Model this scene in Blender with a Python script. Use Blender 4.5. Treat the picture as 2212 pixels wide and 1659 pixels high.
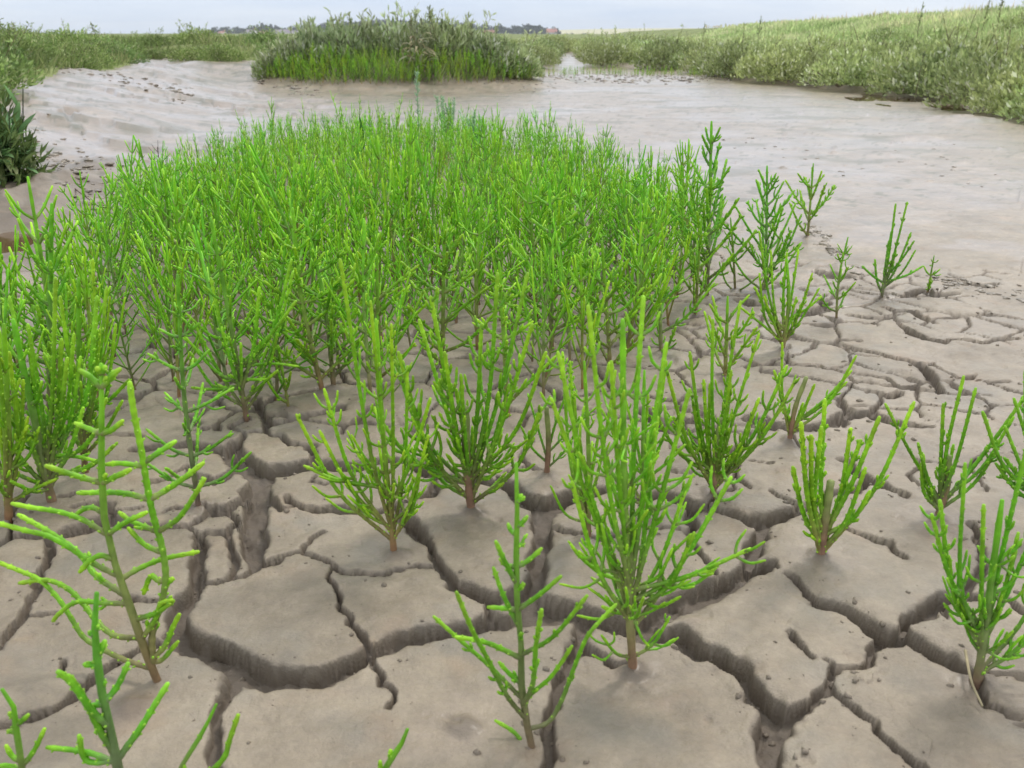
import bpy, math, random
import numpy as np
from mathutils import Vector
R = math.radians
rng = np.random.default_rng(7)
random.seed(7)
for o in list(bpy.data.objects):
    bpy.data.objects.remove(o)
SC = bpy.context.scene
COL = SC.collection

# ------------------------------------------------------------------ camera
H = 0.45                       # camera height, m
FQ = 1996.0                    # focal length in units of a 2212 x 1659 picture
TILT = math.atan((829.5 - 70.0) / FQ)
cam = bpy.data.cameras.new('camera')
cam.sensor_width = 36.0
cam.lens = 36.0 * FQ / 2212.0
cam.clip_start = 0.02
cam.clip_end = 5000
cam.dof.use_dof = True
cam.dof.focus_distance = 1.15
cam.dof.aperture_fstop = 17.0
cam_o = bpy.data.objects.new('camera', cam)
cam_o.location = (0, 0, H)
cam_o.rotation_euler = (math.pi / 2 - TILT, 0, 0)
COL.objects.link(cam_o)
SC.camera = cam_o

# ------------------------------------------------------------------ sky, sun, exposure
SUN_EL, SUN_AZ = R(52), R(35)          # azimuth clockwise from +Y
world = bpy.data.worlds.new('World')
SC.world = world
world.use_nodes = True
nt = world.node_tree
nt.nodes.clear()
wout = nt.nodes.new('ShaderNodeOutputWorld')
bg = nt.nodes.new('ShaderNodeBackground')
sky = nt.nodes.new('ShaderNodeTexSky')
sky.sky_type = 'NISHITA'
sky.sun_disc = False
sky.sun_elevation = SUN_EL
sky.sun_rotation = SUN_AZ
sky.air_density = 1.0
sky.dust_density = 2.0
tc = nt.nodes.new('ShaderNodeTexCoord')
mp = nt.nodes.new('ShaderNodeMapping')
mp.inputs['Scale'].default_value = (1.5, 1.5, 14.0)
no = nt.nodes.new('ShaderNodeTexNoise')
no.inputs['Scale'].default_value = 2.2
no.inputs['Detail'].default_value = 5
no.inputs['Roughness'].default_value = 0.55
rp = nt.nodes.new('ShaderNodeValToRGB')
rp.color_ramp.elements[0].position = 0.30
rp.color_ramp.elements[0].color = (6.3, 7.6, 9.7, 1)
rp.color_ramp.elements[1].position = 0.70
rp.color_ramp.elements[1].color = (9.0, 9.7, 10.6, 1)
mx = nt.nodes.new('ShaderNodeMixRGB')
mx.inputs['Fac'].default_value = 0.86
nt.links.new(tc.outputs['Generated'], mp.inputs['Vector'])
nt.links.new(mp.outputs['Vector'], no.inputs['Vector'])
nt.links.new(no.outputs['Fac'], rp.inputs['Fac'])
nt.links.new(sky.outputs['Color'], mx.inputs['Color1'])
nt.links.new(rp.outputs['Color'], mx.inputs['Color2'])
sepx = nt.nodes.new('ShaderNodeSeparateXYZ')
nt.links.new(tc.outputs['Generated'], sepx.inputs['Vector'])
grd = nt.nodes.new('ShaderNodeValToRGB')
grd.color_ramp.elements[0].position = 0.02
grd.color_ramp.elements[0].color = (0.80, 0.81, 0.82, 1)
grd.color_ramp.elements[1].position = 0.55
grd.color_ramp.elements[1].color = (1.42, 1.32, 1.20, 1)
nt.links.new(sepx.outputs['Z'], grd.inputs['Fac'])
mg = nt.nodes.new('ShaderNodeMixRGB'); mg.blend_type = 'MULTIPLY'; mg.inputs['Fac'].default_value = 1.0
nt.links.new(mx.outputs['Color'], mg.inputs['Color1'])
nt.links.new(grd.outputs['Color'], mg.inputs['Color2'])
nt.links.new(mg.outputs['Color'], bg.inputs['Color'])
bg.inputs['Strength'].default_value = 0.10
nt.links.new(bg.outputs['Background'], wout.inputs['Surface'])

sl = bpy.data.lights.new('sun', 'SUN')
sl.energy = 1.4
sl.angle = R(11)
sl.color = (1.0, 0.96, 0.90)
so = bpy.data.objects.new('sun', sl)
so.rotation_euler = (math.pi / 2 - SUN_EL, 0, math.pi - SUN_AZ)
COL.objects.link(so)
SC.view_settings.view_transform = 'Standard'
SC.view_settings.look = 'None'
SC.view_settings.gamma = 1.0
SC.view_settings.use_curve_mapping = False
SC.view_settings.exposure = 0.38

# ------------------------------------------------------------------ helpers
CT, ST = math.cos(TILT), math.sin(TILT)

def ray(u, v):
    """world direction through a point of the 2212 x 1659 picture"""
    dx = (u - 1106.0) / FQ
    dy = (829.5 - v) / FQ
    return np.array([dx, CT + dy * ST, -ST + dy * CT])

def ground(u, v, z=0.0):
    d = ray(u, v)
    k = (H - z) / -d[2]
    return np.array([d[0] * k, d[1] * k, z])

def at_depth(u, v, y):
    d = ray(u, v)
    k = y / d[1]
    return np.array([d[0] * k, y, H + d[2] * k])

def project(x, y, z):
    zz = z - H
    depth = y * CT - zz * ST
    up = y * ST + zz * CT
    return 1106 + FQ * x / depth, 829.5 - FQ * up / depth

def _hash(ix, iy, seed):
    h = (ix.astype(np.int64) * 374761393 + iy.astype(np.int64) * 668265263 + seed * 974711) & 0x7fffffff
    h = ((h ^ (h >> 13)) * 1274126177) & 0x7fffffff
    return (h ^ (h >> 16)) & 0x7fffffff

def noise(x, y, seed=0):
    ix, iy = np.floor(x), np.floor(y)
    fx, fy = x - ix, y - iy
    ix, iy = ix.astype(np.int64), iy.astype(np.int64)
    def g(a, b, dx, dy):
        an = _hash(a, b, seed) * (2 * math.pi / 0x7fffffff)
        return np.cos(an) * dx + np.sin(an) * dy
    sx = fx * fx * fx * (fx * (fx * 6 - 15) + 10)
    sy = fy * fy * fy * (fy * (fy * 6 - 15) + 10)
    a = g(ix, iy, fx, fy)
    b = g(ix + 1, iy, fx - 1, fy)
    c = g(ix, iy + 1, fx, fy - 1)
    d = g(ix + 1, iy + 1, fx - 1, fy - 1)
    return 1.4 * (a + (b - a) * sx + ((c + (d - c) * sx) - (a + (b - a) * sx)) * sy)

def fbm(x, y, seed=0, oct=4, gain=0.5):
    s, a = 0, 1
    for i in range(oct):
        s = s + a * noise(x * 2 ** i, y * 2 ** i, seed + i * 17)
        a *= gain
    return s

def sstep(a, b, x):
    t = np.clip((x - a) / (b - a), 0, 1)
    return t * t * (3 - 2 * t)

def mesh_obj(name, V, F, mat=None, parent=None, cols=None, attrs=None, smooth=True, label=None):
    """V (n,3); F: (m,k) array or list of arrays of equal k"""
    me = bpy.data.meshes.new(name)
    V = np.asarray(V, dtype=np.float32)
    if isinstance(F, np.ndarray):
        F = [F]
    F = [np.asarray(f, dtype=np.int32) for f in F if len(f)]
    nl = sum(f.size for f in F)
    npoly = sum(len(f) for f in F)
    me.vertices.add(len(V))
    me.vertices.foreach_set('co', V.ravel())
    me.loops.add(nl)
    me.loops.foreach_set('vertex_index', np.concatenate([f.ravel() for f in F]))
    me.polygons.add(npoly)
    tot = np.concatenate([np.full(len(f), f.shape[1], dtype=np.int32) for f in F])
    st = np.concatenate([[0], np.cumsum(tot)[:-1]]).astype(np.int32)
    me.polygons.foreach_set('loop_start', st)
    me.polygons.foreach_set('loop_total', tot)
    if smooth:
        me.polygons.foreach_set('use_smooth', np.ones(npoly, dtype=bool))
    if cols is not None:
        a = me.color_attributes.new('Col', 'FLOAT_COLOR', 'POINT')
        c = np.ones((len(V), 4), dtype=np.float32)
        c[:, :3] = cols
        a.data.foreach_set('color', c.ravel())
    for k, val in (attrs or {}).items():
        a = me.attributes.new(k, 'FLOAT', 'POINT')
        a.data.foreach_set('value', np.asarray(val, dtype=np.float32))
    me.update(calc_edges=True)
    if mat is not None:
        me.materials.append(mat)
    o = bpy.data.objects.new(name, me)
    COL.objects.link(o)
    if parent is not None:
        o.parent = parent
    if label:
        o['label'] = label
    return o

def thing(o, label, cat, group=None):
    o['label'] = label
    o['category'] = cat
    if group:
        o['group'] = group
    return o

def empty(name, loc=(0, 0, 0)):
    e = bpy.data.objects.new(name, None)
    e.empty_display_size = 0.02
    e.location = loc
    COL.objects.link(e)
    return e

class Geo:
    """collects vertices, faces and colours of one mesh"""
    def __init__(s):
        s.v, s.q, s.t, s.c, s.n = [], [], [], [], 0
    def add(s, V, Q=None, T=None, C=(1, 1, 1)):
        V = np.asarray(V, dtype=float)
        C = np.asarray(C, dtype=float)
        if C.ndim == 1:
            C = np.tile(C, (len(V), 1))
        s.v.append(V)
        s.c.append(C)
        if Q is not None and len(Q):
            s.q.append(np.asarray(Q) + s.n)
        if T is not None and len(T):
            s.t.append(np.asarray(T) + s.n)
        s.n += len(V)
    def arrays(s):
        V = np.concatenate(s.v)
        C = np.concatenate(s.c)
        F = []
        if s.q: F.append(np.concatenate(s.q))
        if s.t: F.append(np.concatenate(s.t))
        return V, F, C
    def obj(s, name, mat, parent=None, off=(0, 0, 0), label=None, smooth=True):
        V, F, C = s.arrays()
        return mesh_obj(name, V - np.asarray(off), F, mat, parent, cols=C, label=label, smooth=smooth)

def frames(P):
    T = np.gradient(P, axis=0)
    T /= np.linalg.norm(T, axis=1, keepdims=True) + 1e-12
    ref = np.array([0.31, 0.82, 0.47]) if abs(T[0] @ np.array([0.31, 0.82, 0.47])) < 0.9 else np.array([1.0, 0, 0])
    A = np.cross(T, ref)
    A /= np.linalg.norm(A, axis=1, keepdims=True) + 1e-12
    B = np.cross(T, A)
    return T, A, B

def tube(g, P, r, sides, C):
    """rings along P with radii r, a pointed end; C (n,3)"""
    n = len(P)
    T, A, B = frames(P)
    an = np.arange(sides) * (2 * math.pi / sides)
    V = P[:, None, :] + r[:, None, None] * (np.cos(an)[None, :, None] * A[:, None, :] + np.sin(an)[None, :, None] * B[:, None, :])
    V = V.reshape(-1, 3)
    i = np.arange(n - 1)[:, None] * sides
    k = np.arange(sides)[None, :]
    k2 = (k + 1) % sides
    Q = np.stack([i + k, i + k2, i + sides + k2, i + sides + k], -1).reshape(-1, 4)
    V = np.vstack([V, P[-1] + T[-1] * r[-1] * 0.7])
    e = (n - 1) * sides
    Tr = np.stack([e + np.arange(sides), e + (np.arange(sides) + 1) % sides, np.full(sides, n * sides)], -1)
    CC = np.vstack([np.repeat(np.asarray(C), sides, axis=0), C[-1:]])
    g.add(V, Q, Tr, CC)

def cones(g, P, D, L, rad, sides, C0, C1, rings=2):
    """many little stubs at once: P, D (m,3), L, rad (m,)"""
    m = len(P)
    if m == 0:
        return
    D = D / (np.linalg.norm(D, axis=1, keepdims=True) + 1e-12)
    ref = np.where(np.abs(D[:, 2:3]) < 0.9, np.array([[0, 0, 1.0]]), np.array([[1.0, 0, 0]]))
    A = np.cross(D, ref)
    A /= np.linalg.norm(A, axis=1, keepdims=True) + 1e-12
    B = np.cross(D, A)
    an = np.arange(sides) * (2 * math.pi / sides)
    ring = np.cos(an)[None, :, None] * A[:, None, :] + np.sin(an)[None, :, None] * B[:, None, :]
    parts, cs = [], []
    prof = [(0.0, 1.0), (0.75, 0.85)] if rings == 2 else [(0.0, 1.0)]
    for (t, rr) in prof:
        parts.append(P[:, None, :] + D[:, None, :] * (L * t)[:, None, None] + ring * (rad * rr)[:, None, None])
        cs.append(np.repeat((C0 + (C1 - C0) * t)[:, None, :], sides, axis=1))
    tip = (P + D * L[:, None])[:, None, :]
    V = np.concatenate(parts + [tip], axis=1)
    CC = np.concatenate(cs + [C1[:, None, :]], axis=1)
    per = V.shape[1]
    base = np.arange(m)[:, None] * per
    k = np.arange(sides)
    k2 = (k + 1) % sides
    Q = []
    if rings == 2:
        q = np.stack([k, k2, sides + k2, sides + k], -1)
        Q = (base[:, None] + q[None]).reshape(-1, 4)
    o = sides * (rings - 1)
    t = np.stack([o + k, o + k2, np.full(sides, per - 1)], -1)
    Tr = (base[:, None] + t[None]).reshape(-1, 3)
    g.add(V.reshape(-1, 3), Q, Tr, CC.reshape(-1, 3))

def kites(g, P, D, N, L, W, C, bend=0.0):
    """leaf blades: base P, direction D, face normal N; four corners, two triangles folded on the midrib"""
    D = D / (np.linalg.norm(D, axis=1, keepdims=True) + 1e-12)
    S = np.cross(D, N)
    S /= np.linalg.norm(S, axis=1, keepdims=True) + 1e-12
    U = np.cross(S, D)
    m = len(P)
    mid = P + D * (L * 0.5)[:, None] + U * (L * bend)[:, None]
    V = np.stack([P, mid + S * (W / 2)[:, None], P + D * L[:, None], mid - S * (W / 2)[:, None]], 1).reshape(-1, 3)
    b = np.arange(m)[:, None] * 4
    T = np.concatenate([b + np.array([[0, 1, 2]]), b + np.array([[0, 2, 3]])])
    g.add(V, None, T, np.repeat(C, 4, axis=0))

# ------------------------------------------------------------------ materials
def new_mat(name):
    m = bpy.data.materials.new(name)
    m.use_nodes = True
    n = m.node_tree
    return m, n, n.nodes['Principled BSDF'], n.nodes, n.links

def leaf_mat(name, rough=0.45, transl=0.25, spec=0.4, nscale=90.0, amt=0.35, bump=0.0, objvar=0.0):
    m, n, b, N, L = new_mat(name)
    at = N.new('ShaderNodeAttribute'); at.attribute_name = 'Col'
    geo = N.new('ShaderNodeNewGeometry')
    tx = N.new('ShaderNodeTexNoise'); tx.inputs['Scale'].default_value = nscale; tx.inputs['Detail'].default_value = 3
    L.new(geo.outputs['Position'], tx.inputs['Vector'])
    oi = N.new('ShaderNodeObjectInfo')
    mr = N.new('ShaderNodeMapRange'); mr.inputs['To Min'].default_value = 1 - amt; mr.inputs['To Max'].default_value = 1 + amt
    mr.inputs['From Min'].default_value = 0.3; mr.inputs['From Max'].default_value = 0.7
    L.new(tx.outputs['Fac'], mr.inputs['Value'])
    hs = N.new('ShaderNodeHueSaturation')
    mo = N.new('ShaderNodeMapRange'); mo.inputs['To Min'].default_value = 1 - objvar; mo.inputs['To Max'].default_value = 1 + objvar
    L.new(oi.outputs['Random'], mo.inputs['Value']); L.new(mo.outputs['Result'], hs.inputs['Value'])
    m2 = N.new('ShaderNodeMath'); m2.operation = 'MULTIPLY_ADD'; m2.inputs[1].default_value = 7.31; m2.inputs[2].default_value = 0.17
    m3 = N.new('ShaderNodeMath'); m3.operation = 'FRACT'
    L.new(oi.outputs['Random'], m2.inputs[0]); L.new(m2.outputs[0], m3.inputs[0])
    mh = N.new('ShaderNodeMapRange'); mh.inputs['To Min'].default_value = 0.5 - objvar * 0.07; mh.inputs['To Max'].default_value = 0.5 + objvar * 0.05
    L.new(m3.outputs[0], mh.inputs['Value']); L.new(mh.outputs['Result'], hs.inputs['Hue'])
    L.new(at.outputs['Color'], hs.inputs['Color'])
    mul = N.new('ShaderNodeVectorMath'); mul.operation = 'SCALE'
    L.new(hs.outputs['Color'], mul.inputs[0]); L.new(mr.outputs['Result'], mul.inputs['Scale'])
    L.new(mul.outputs['Vector'], b.inputs['Base Color'])
    b.inputs['Roughness'].default_value = rough
    b.inputs['Specular IOR Level'].default_value = spec
    if bump:
        bt = N.new('ShaderNodeTexNoise'); bt.inputs['Scale'].default_value = 700; bt.inputs['Detail'].default_value = 2
        L.new(geo.outputs['Position'], bt.inputs['Vector'])
        bp = N.new('ShaderNodeBump'); bp.inputs['Distance'].default_value = bump; bp.inputs['Strength'].default_value = 0.5
        L.new(bt.outputs['Fac'], bp.inputs['Height']); L.new(bp.outputs['Normal'], b.inputs['Normal'])
    if transl:
        tr = N.new('ShaderNodeBsdfTranslucent')
        L.new(mul.outputs['Vector'], tr.inputs['Color'])
        ms = N.new('ShaderNodeMixShader'); ms.inputs['Fac'].default_value = transl
        out = N['Material Output'] if 'Material Output' in N else None
        L.new(b.outputs['BSDF'], ms.inputs[1]); L.new(tr.outputs['BSDF'], ms.inputs[2])
        L.new(ms.outputs['Shader'], out.inputs['Surface'])
    return m

M_SAM = leaf_mat('samphire_flesh', rough=0.45, transl=0.0, spec=0.30, nscale=75, amt=0.28, bump=0.0004, objvar=0.12)
M_LEAF = leaf_mat('marsh_leaf', rough=0.55, transl=0.36, spec=0.35, nscale=9, amt=0.35, objvar=0.24)
M_GRASS = leaf_mat('marsh_grass', rough=0.6, transl=0.42, spec=0.25, nscale=1.7, amt=0.35)
M_TWIG = leaf_mat('dry_twig', rough=0.8, transl=0.0, spec=0.2, nscale=60, amt=0.3)
M_TREE = leaf_mat('tree_leaf', rough=0.7, transl=0.1, spec=0.2, nscale=0.6, amt=0.35, objvar=0.2)

def mud_mat():
    m, n, b, N, L = new_mat('marsh_mud')
    geo = N.new('ShaderNodeNewGeometry')
    def tex(scale, detail=4, rough=0.55, vec=None):
        t = N.new('ShaderNodeTexNoise')
        t.inputs['Scale'].default_value = scale
        t.inputs['Detail'].default_value = detail
        t.inputs['Roughness'].default_value = rough
        L.new(vec or geo.outputs['Position'], t.inputs['Vector'])
        return t.outputs['Fac']
    def ramp(x, p0, c0, p1, c1):
        r = N.new('ShaderNodeValToRGB')
        r.color_ramp.elements[0].position = p0; r.color_ramp.elements[0].color = (*c0, 1)
        r.color_ramp.elements[1].position = p1; r.color_ramp.elements[1].color = (*c1, 1)
        L.new(x, r.inputs['Fac'])
        return r.outputs['Color']
    def math_(op, a, bb):
        q = N.new('ShaderNodeMath'); q.operation = op
        for i, s in enumerate((a, bb)):
            if isinstance(s, (int, float)): q.inputs[i].default_value = s
            else: L.new(s, q.inputs[i])
        return q.outputs[0]
    def mix(fac, c1, c2, mode='MIX'):
        q = N.new('ShaderNodeMixRGB'); q.blend_type = mode
        if isinstance(fac, (int, float)): q.inputs['Fac'].default_value = fac
        else: L.new(fac, q.inputs['Fac'])
        for nm, s in (('Color1', c1), ('Color2', c2)):
            if isinstance(s, tuple): q.inputs[nm].default_value = (*s, 1)
            else: L.new(s, q.inputs[nm])
        return q.outputs['Color']
    wet = N.new('ShaderNodeAttribute'); wet.attribute_name = 'wet'
    alg = N.new('ShaderNodeAttribute'); alg.attribute_name = 'algae'
    wv = wet.outputs['Fac']
    big = tex(7, 5)
    med = tex(42, 5, 0.6)
    fine = tex(260, 4, 0.6)
    c = ramp(big, 0.34, (0.218, 0.174, 0.122), 0.66, (0.332, 0.270, 0.196))
    c = mix(0.34, c, ramp(med, 0.32, (0.55, 0.53, 0.52), 0.68, (1.30, 1.29, 1.27)), 'MULTIPLY')
    c = mix(0.22, c, ramp(fine, 0.3, (0.6, 0.6, 0.6), 0.7, (1.3, 1.3, 1.3)), 'MULTIPLY')
    # faint rusty and grey-green stains
    c = mix(math_('MULTIPLY', ramp(tex(16, 3), 0.56, (0, 0, 0), 0.72, (1, 1, 1)), 0.30), c, (0.33, 0.215, 0.13))
    c = mix(math_('MULTIPLY', ramp(tex(11, 3), 0.52, (0, 0, 0), 0.70, (1, 1, 1)), 0.40), c, (0.205, 0.195, 0.165))
    c = mix(wv, c, mix(1.0, c, (0.93, 0.83, 0.83), 'MULTIPLY'))
    c = mix(alg.outputs['Fac'], c, (0.085, 0.085, 0.045))
    shade_dmp = N.new('ShaderNodeAttribute'); shade_dmp.attribute_name = 'shade_damp'
    c = mix(shade_dmp.outputs['Fac'], c, (0.105, 0.080, 0.057))  # dark tone for painted crack and contact shade, also for soaked mud
    N_shade_damp = shade_dmp
    L.new(c, b.inputs['Base Color'])
    rg = math_('ADD', 0.27, math_('MULTIPLY', tex(23, 4), 0.36))
    rg = math_('SUBTRACT', rg, math_('MULTIPLY', wv, 0.14))
    rg = math_('ADD', rg, math_('MULTIPLY', N_shade_damp.outputs['Fac'], 0.25))
    L.new(rg, b.inputs['Roughness'])
    b.inputs['Specular IOR Level'].default_value = 0.5
    L.new(math_('MULTIPLY', wv, 0.9), b.inputs['Coat Weight'])
    b.inputs['Coat Roughness'].default_value = 0.28
    b.inputs['Coat IOR'].default_value = 1.45
    hgt = math_('ADD', math_('MULTIPLY', tex(95, 5, 0.65), 1.0), math_('MULTIPLY', tex(520, 4, 0.7), 0.6))
    bp = N.new('ShaderNodeBump')
    bp.inputs['Distance'].default_value = 0.0045
    L.new(math_('SUBTRACT', 0.48, math_('MULTIPLY', wv, 0.26)), bp.inputs['Strength'])
    L.new(hgt, bp.inputs['Height'])
    L.new(bp.outputs['Normal'], b.inputs['Normal'])
    return m
M_MUD = mud_mat()

def soil_mat():
    m, n, b, N, L = new_mat('marsh_turf')
    geo = N.new('ShaderNodeNewGeometry')
    mpg = N.new('ShaderNodeMapping'); mpg.inputs['Scale'].default_value = (1, 1, 1)
    L.new(geo.outputs['Position'], mpg.inputs['Vector'])
    t = N.new('ShaderNodeTexNoise'); t.inputs['Scale'].default_value = 0.35; t.inputs['Detail'].default_value = 9; t.inputs['Roughness'].default_value = 0.7
    L.new(mpg.outputs['Vector'], t.inputs['Vector'])
    r = N.new('ShaderNodeValToRGB')
    r.color_ramp.elements[0].position = 0.36; r.color_ramp.elements[0].color = (0.100, 0.125, 0.042, 1)
    r.color_ramp.elements[1].position = 0.64; r.color_ramp.elements[1].color = (0.270, 0.300, 0.120, 1)
    L.new(t.outputs['Fac'], r.inputs['Fac']); L.new(r.outputs['Color'], b.inputs['Base Color'])
    b.inputs['Roughness'].default_value = 0.9
    b.inputs['Specular IOR Level'].default_value = 0.1
    return m
M_TURF = soil_mat()

def plain_mat(name, col, rough=0.8, spec=0.3, var=0.2, scale=3.0):
    m, n, b, N, L = new_mat(name)
    geo = N.new('ShaderNodeNewGeometry')
    t = N.new('ShaderNodeTexNoise'); t.inputs['Scale'].default_value = scale; t.inputs['Detail'].default_value = 5
    L.new(geo.outputs['Position'], t.inputs['Vector'])
    r = N.new('ShaderNodeValToRGB')
    r.color_ramp.elements[0].position = 0.3; r.color_ramp.elements[0].color = (*[c * (1 - var) for c in col], 1)
    r.color_ramp.elements[1].position = 0.7; r.color_ramp.elements[1].color = (*[c * (1 + var) for c in col], 1)
    L.new(t.outputs['Fac'], r.inputs['Fac']); L.new(r.outputs['Color'], b.inputs['Base Color'])
    b.inputs['Roughness'].default_value = rough
    b.inputs['Specular IOR Level'].default_value = spec
    return m

# ------------------------------------------------------------------ terrain
def flatpoly(pts, z=0.0):
    return np.array([ground(u, v, z)[:2] for u, v in pts])

ZL = 0.17     # height of the left bank's mud edge
LEFT_EDGE = flatpoly([(-900, 330), (-500, 262), (-200, 222), (0, 190), (80, 172), (150, 160), (215, 154), (268, 147), (300, 130), (335, 126), (385, 128), (440, 135), (500, 134), (560, 132), (592, 128)], ZL)
RIGHT_EDGE = flatpoly([(1165, 150), (1180, 128), (1190, 116), (1225, 114), (1280, 124), (1318, 138), (1310, 146), (1420, 148), (1540, 158), (1545, 166), (1640, 178), (1720, 184), (1800, 190), (1880, 196), (1990, 206), (2080, 216), (2130, 236), (2212, 258), (2500, 300), (3000, 380)])
MUD = np.vstack([[[-9, 1.2]], LEFT_EDGE, RIGHT_EDGE, [[9, 0.6], [9, -3], [-9, -3]]])

def poly_sd(px, py, poly):
    """signed distance, negative inside"""
    d2 = np.full(px.shape, 1e18)
    inside = np.zeros(px.shape, dtype=bool)
    n = len(poly)
    for i in range(n):
        ax, ay = poly[i]
        bx, by = poly[(i + 1) % n]
        ex, ey = bx - ax, by - ay
        t = np.clip(((px - ax) * ex + (py - ay) * ey) / (ex * ex + ey * ey + 1e-12), 0, 1)
        d2 = np.minimum(d2, (px - ax - t * ex) ** 2 + (py - ay - t * ey) ** 2)
        c = ((ay > py) != (by > py))
        xx = ax + (py - ay) / (by - ay + 1e-15) * ex
        inside ^= c & (px < xx)
    d = np.sqrt(d2)
    return np.where(inside, -d, d)

MOUND_C, MOUND_R = np.array([-1.05, 9.15]), np.array([1.22, 1.05])
def mound_sd(x, y):
    e = np.sqrt(((x - MOUND_C[0]) / MOUND_R[0]) ** 2 + ((y - MOUND_C[1]) / MOUND_R[1]) ** 2)
    return (e - 1) * 1.1

LUMPS = []
for u_, v_, ru, rv, hh in [(2085, 262, 70, 11, 0.030), (1990, 300, 60, 9, 0.012), (1915, 335, 40, 10, 0.008), (1820, 588, 55, 20, 0.008),
                            (150, 400, 130, 40, 0.035), (60, 440, 90, 30, 0.03), (300, 215, 90, 6, 0.03), (150, 214, 70, 6, 0.03), (380, 180, 80, 6, 0.03),
                            (10, 512, 95, 26, -0.032), (1990, 214, 190, 22, -0.022), (1400, 158, 160, 8, -0.02), (1350, 170, 260, 5, 0.03)]:
    g_ = ground(u_, v_)
    LUMPS.append((g_[0], g_[1], abs(ground(u_ + ru, v_)[0] - g_[0]), abs(ground(u_, v_ - rv)[1] - g_[1]), hh))

def veg_sd(x, y):
    """positive on vegetated ground"""
    w = 0.10 * noise(x * 1.6, y * 1.6, 5) + 0.05 * noise(x * 5, y * 5, 6)
    return poly_sd(x, y, MUD) + w

def terrain(x, y, with_sd=False):
    x = np.asarray(x, float); y = np.asarray(y, float)
    d = veg_sd(x, y)
    leftw = sstep(0.3, -0.9, x) * sstep(2.2, 4.2, y)
    z = ZL * leftw * sstep(-1.5, 0.02, d) ** 1.3
    z = z + leftw * 0.15 * sstep(0.0, 0.9, d) * (1 - 0.6 * sstep(9, 18, y)) + (1 - leftw) * (0.06 * sstep(-0.10, 0.12, d) + 0.07 * sstep(0.1, 1.2, d))
    # sea bank on the right
    xc = 0.097 * y + 6.0
    xb = xc - 4.2
    t = np.clip((x - xb) / (xc - xb), 0, 1.35)
    z = z + 0.57 * sstep(0.02, 1.0, t) * sstep(0.0, 1.6, d) * (y > 2)
    # rising marsh far off
    z = z - 2.1 * sstep(250, 560, y)
    z = z - 0.10 * sstep(14, 40, y) * sstep(0, 2, d) * sstep(0.3, -0.2, t)
    z = z + sstep(0, 1, d) * 0.05 * noise(x * 0.5, y * 0.5, 9)
    # mound
    em = mound_sd(x, y) + 0.06 * noise(x * 3, y * 3, 11)
    z = z + 0.17 * sstep(0.15, -0.55, em) + 0.05 * sstep(0.5, 0.0, em)
    # mud relief
    far = sstep(2.2, 4.0, y)
    z = z + far * (0.0022 * fbm(x * 2.4, y * 2.0, 21, 2) + 0.0006 * fbm(x * 9, y * 9, 22, 2) + 0.010 * sstep(0.55, 1.0, fbm(x * 16, y * 16, 23, 3)))
    led = noise(x * 1.3 + 7, y * 3.3 + 0.9 * x, 31) + 0.5 * noise(x * 3, y * 8 + 2 * x, 32)
    z = z + leftw * sstep(-3.0, -1.2, d) * 0.022 * (sstep(0.12, 0.22, led + 0.5 * noise(x * 9, y * 12, 33)) - 0.5) * sstep(-0.2, 0.4, noise(x * 0.9, y * 1.4, 34) + 0.1) * sstep(0.3, -0.1, d)
    for bx, by, rx, ry, hh in LUMPS:
        q = ((x - bx) / rx) ** 2 + ((y - by) / ry) ** 2
        z = z + hh * np.exp(-q) * (1 + 0.7 * noise(x / rx * 2.2, y / ry * 2.2, 35)) * (q < 9)
    z = z + leftw * 0.004 * fbm(x * 6, y * 12, 36, 4, 0.6) * sstep(0.2, -0.2, d)
    if with_sd:
        return z, d, em, leftw, led
    return z

def tz(x, y):
    return float(terrain(np.array([x]), np.array([y]))[0])

# ---- cracks traced on the ground plane
TILES = {'A': (0, 1200, 2.305), 'B': (850, 1200, 2.305), 'C': (1700, 1200, 2.305), '1': (300, 1000, 3.16), '2': (900, 1000, 3.16),
         '3': (1560, 1000, 3.16), '4': (1860, 640, 3.16), '5': (0, 1000, 3.318), '6': (0, 1420, 3.319)}
KQ = 2212.0 / 2560.0
def tq(tile, x, y):
    x0, y0, s = TILES[tile]
    return (x0 + x / s) * KQ, (y0 + y / s) * KQ

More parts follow.
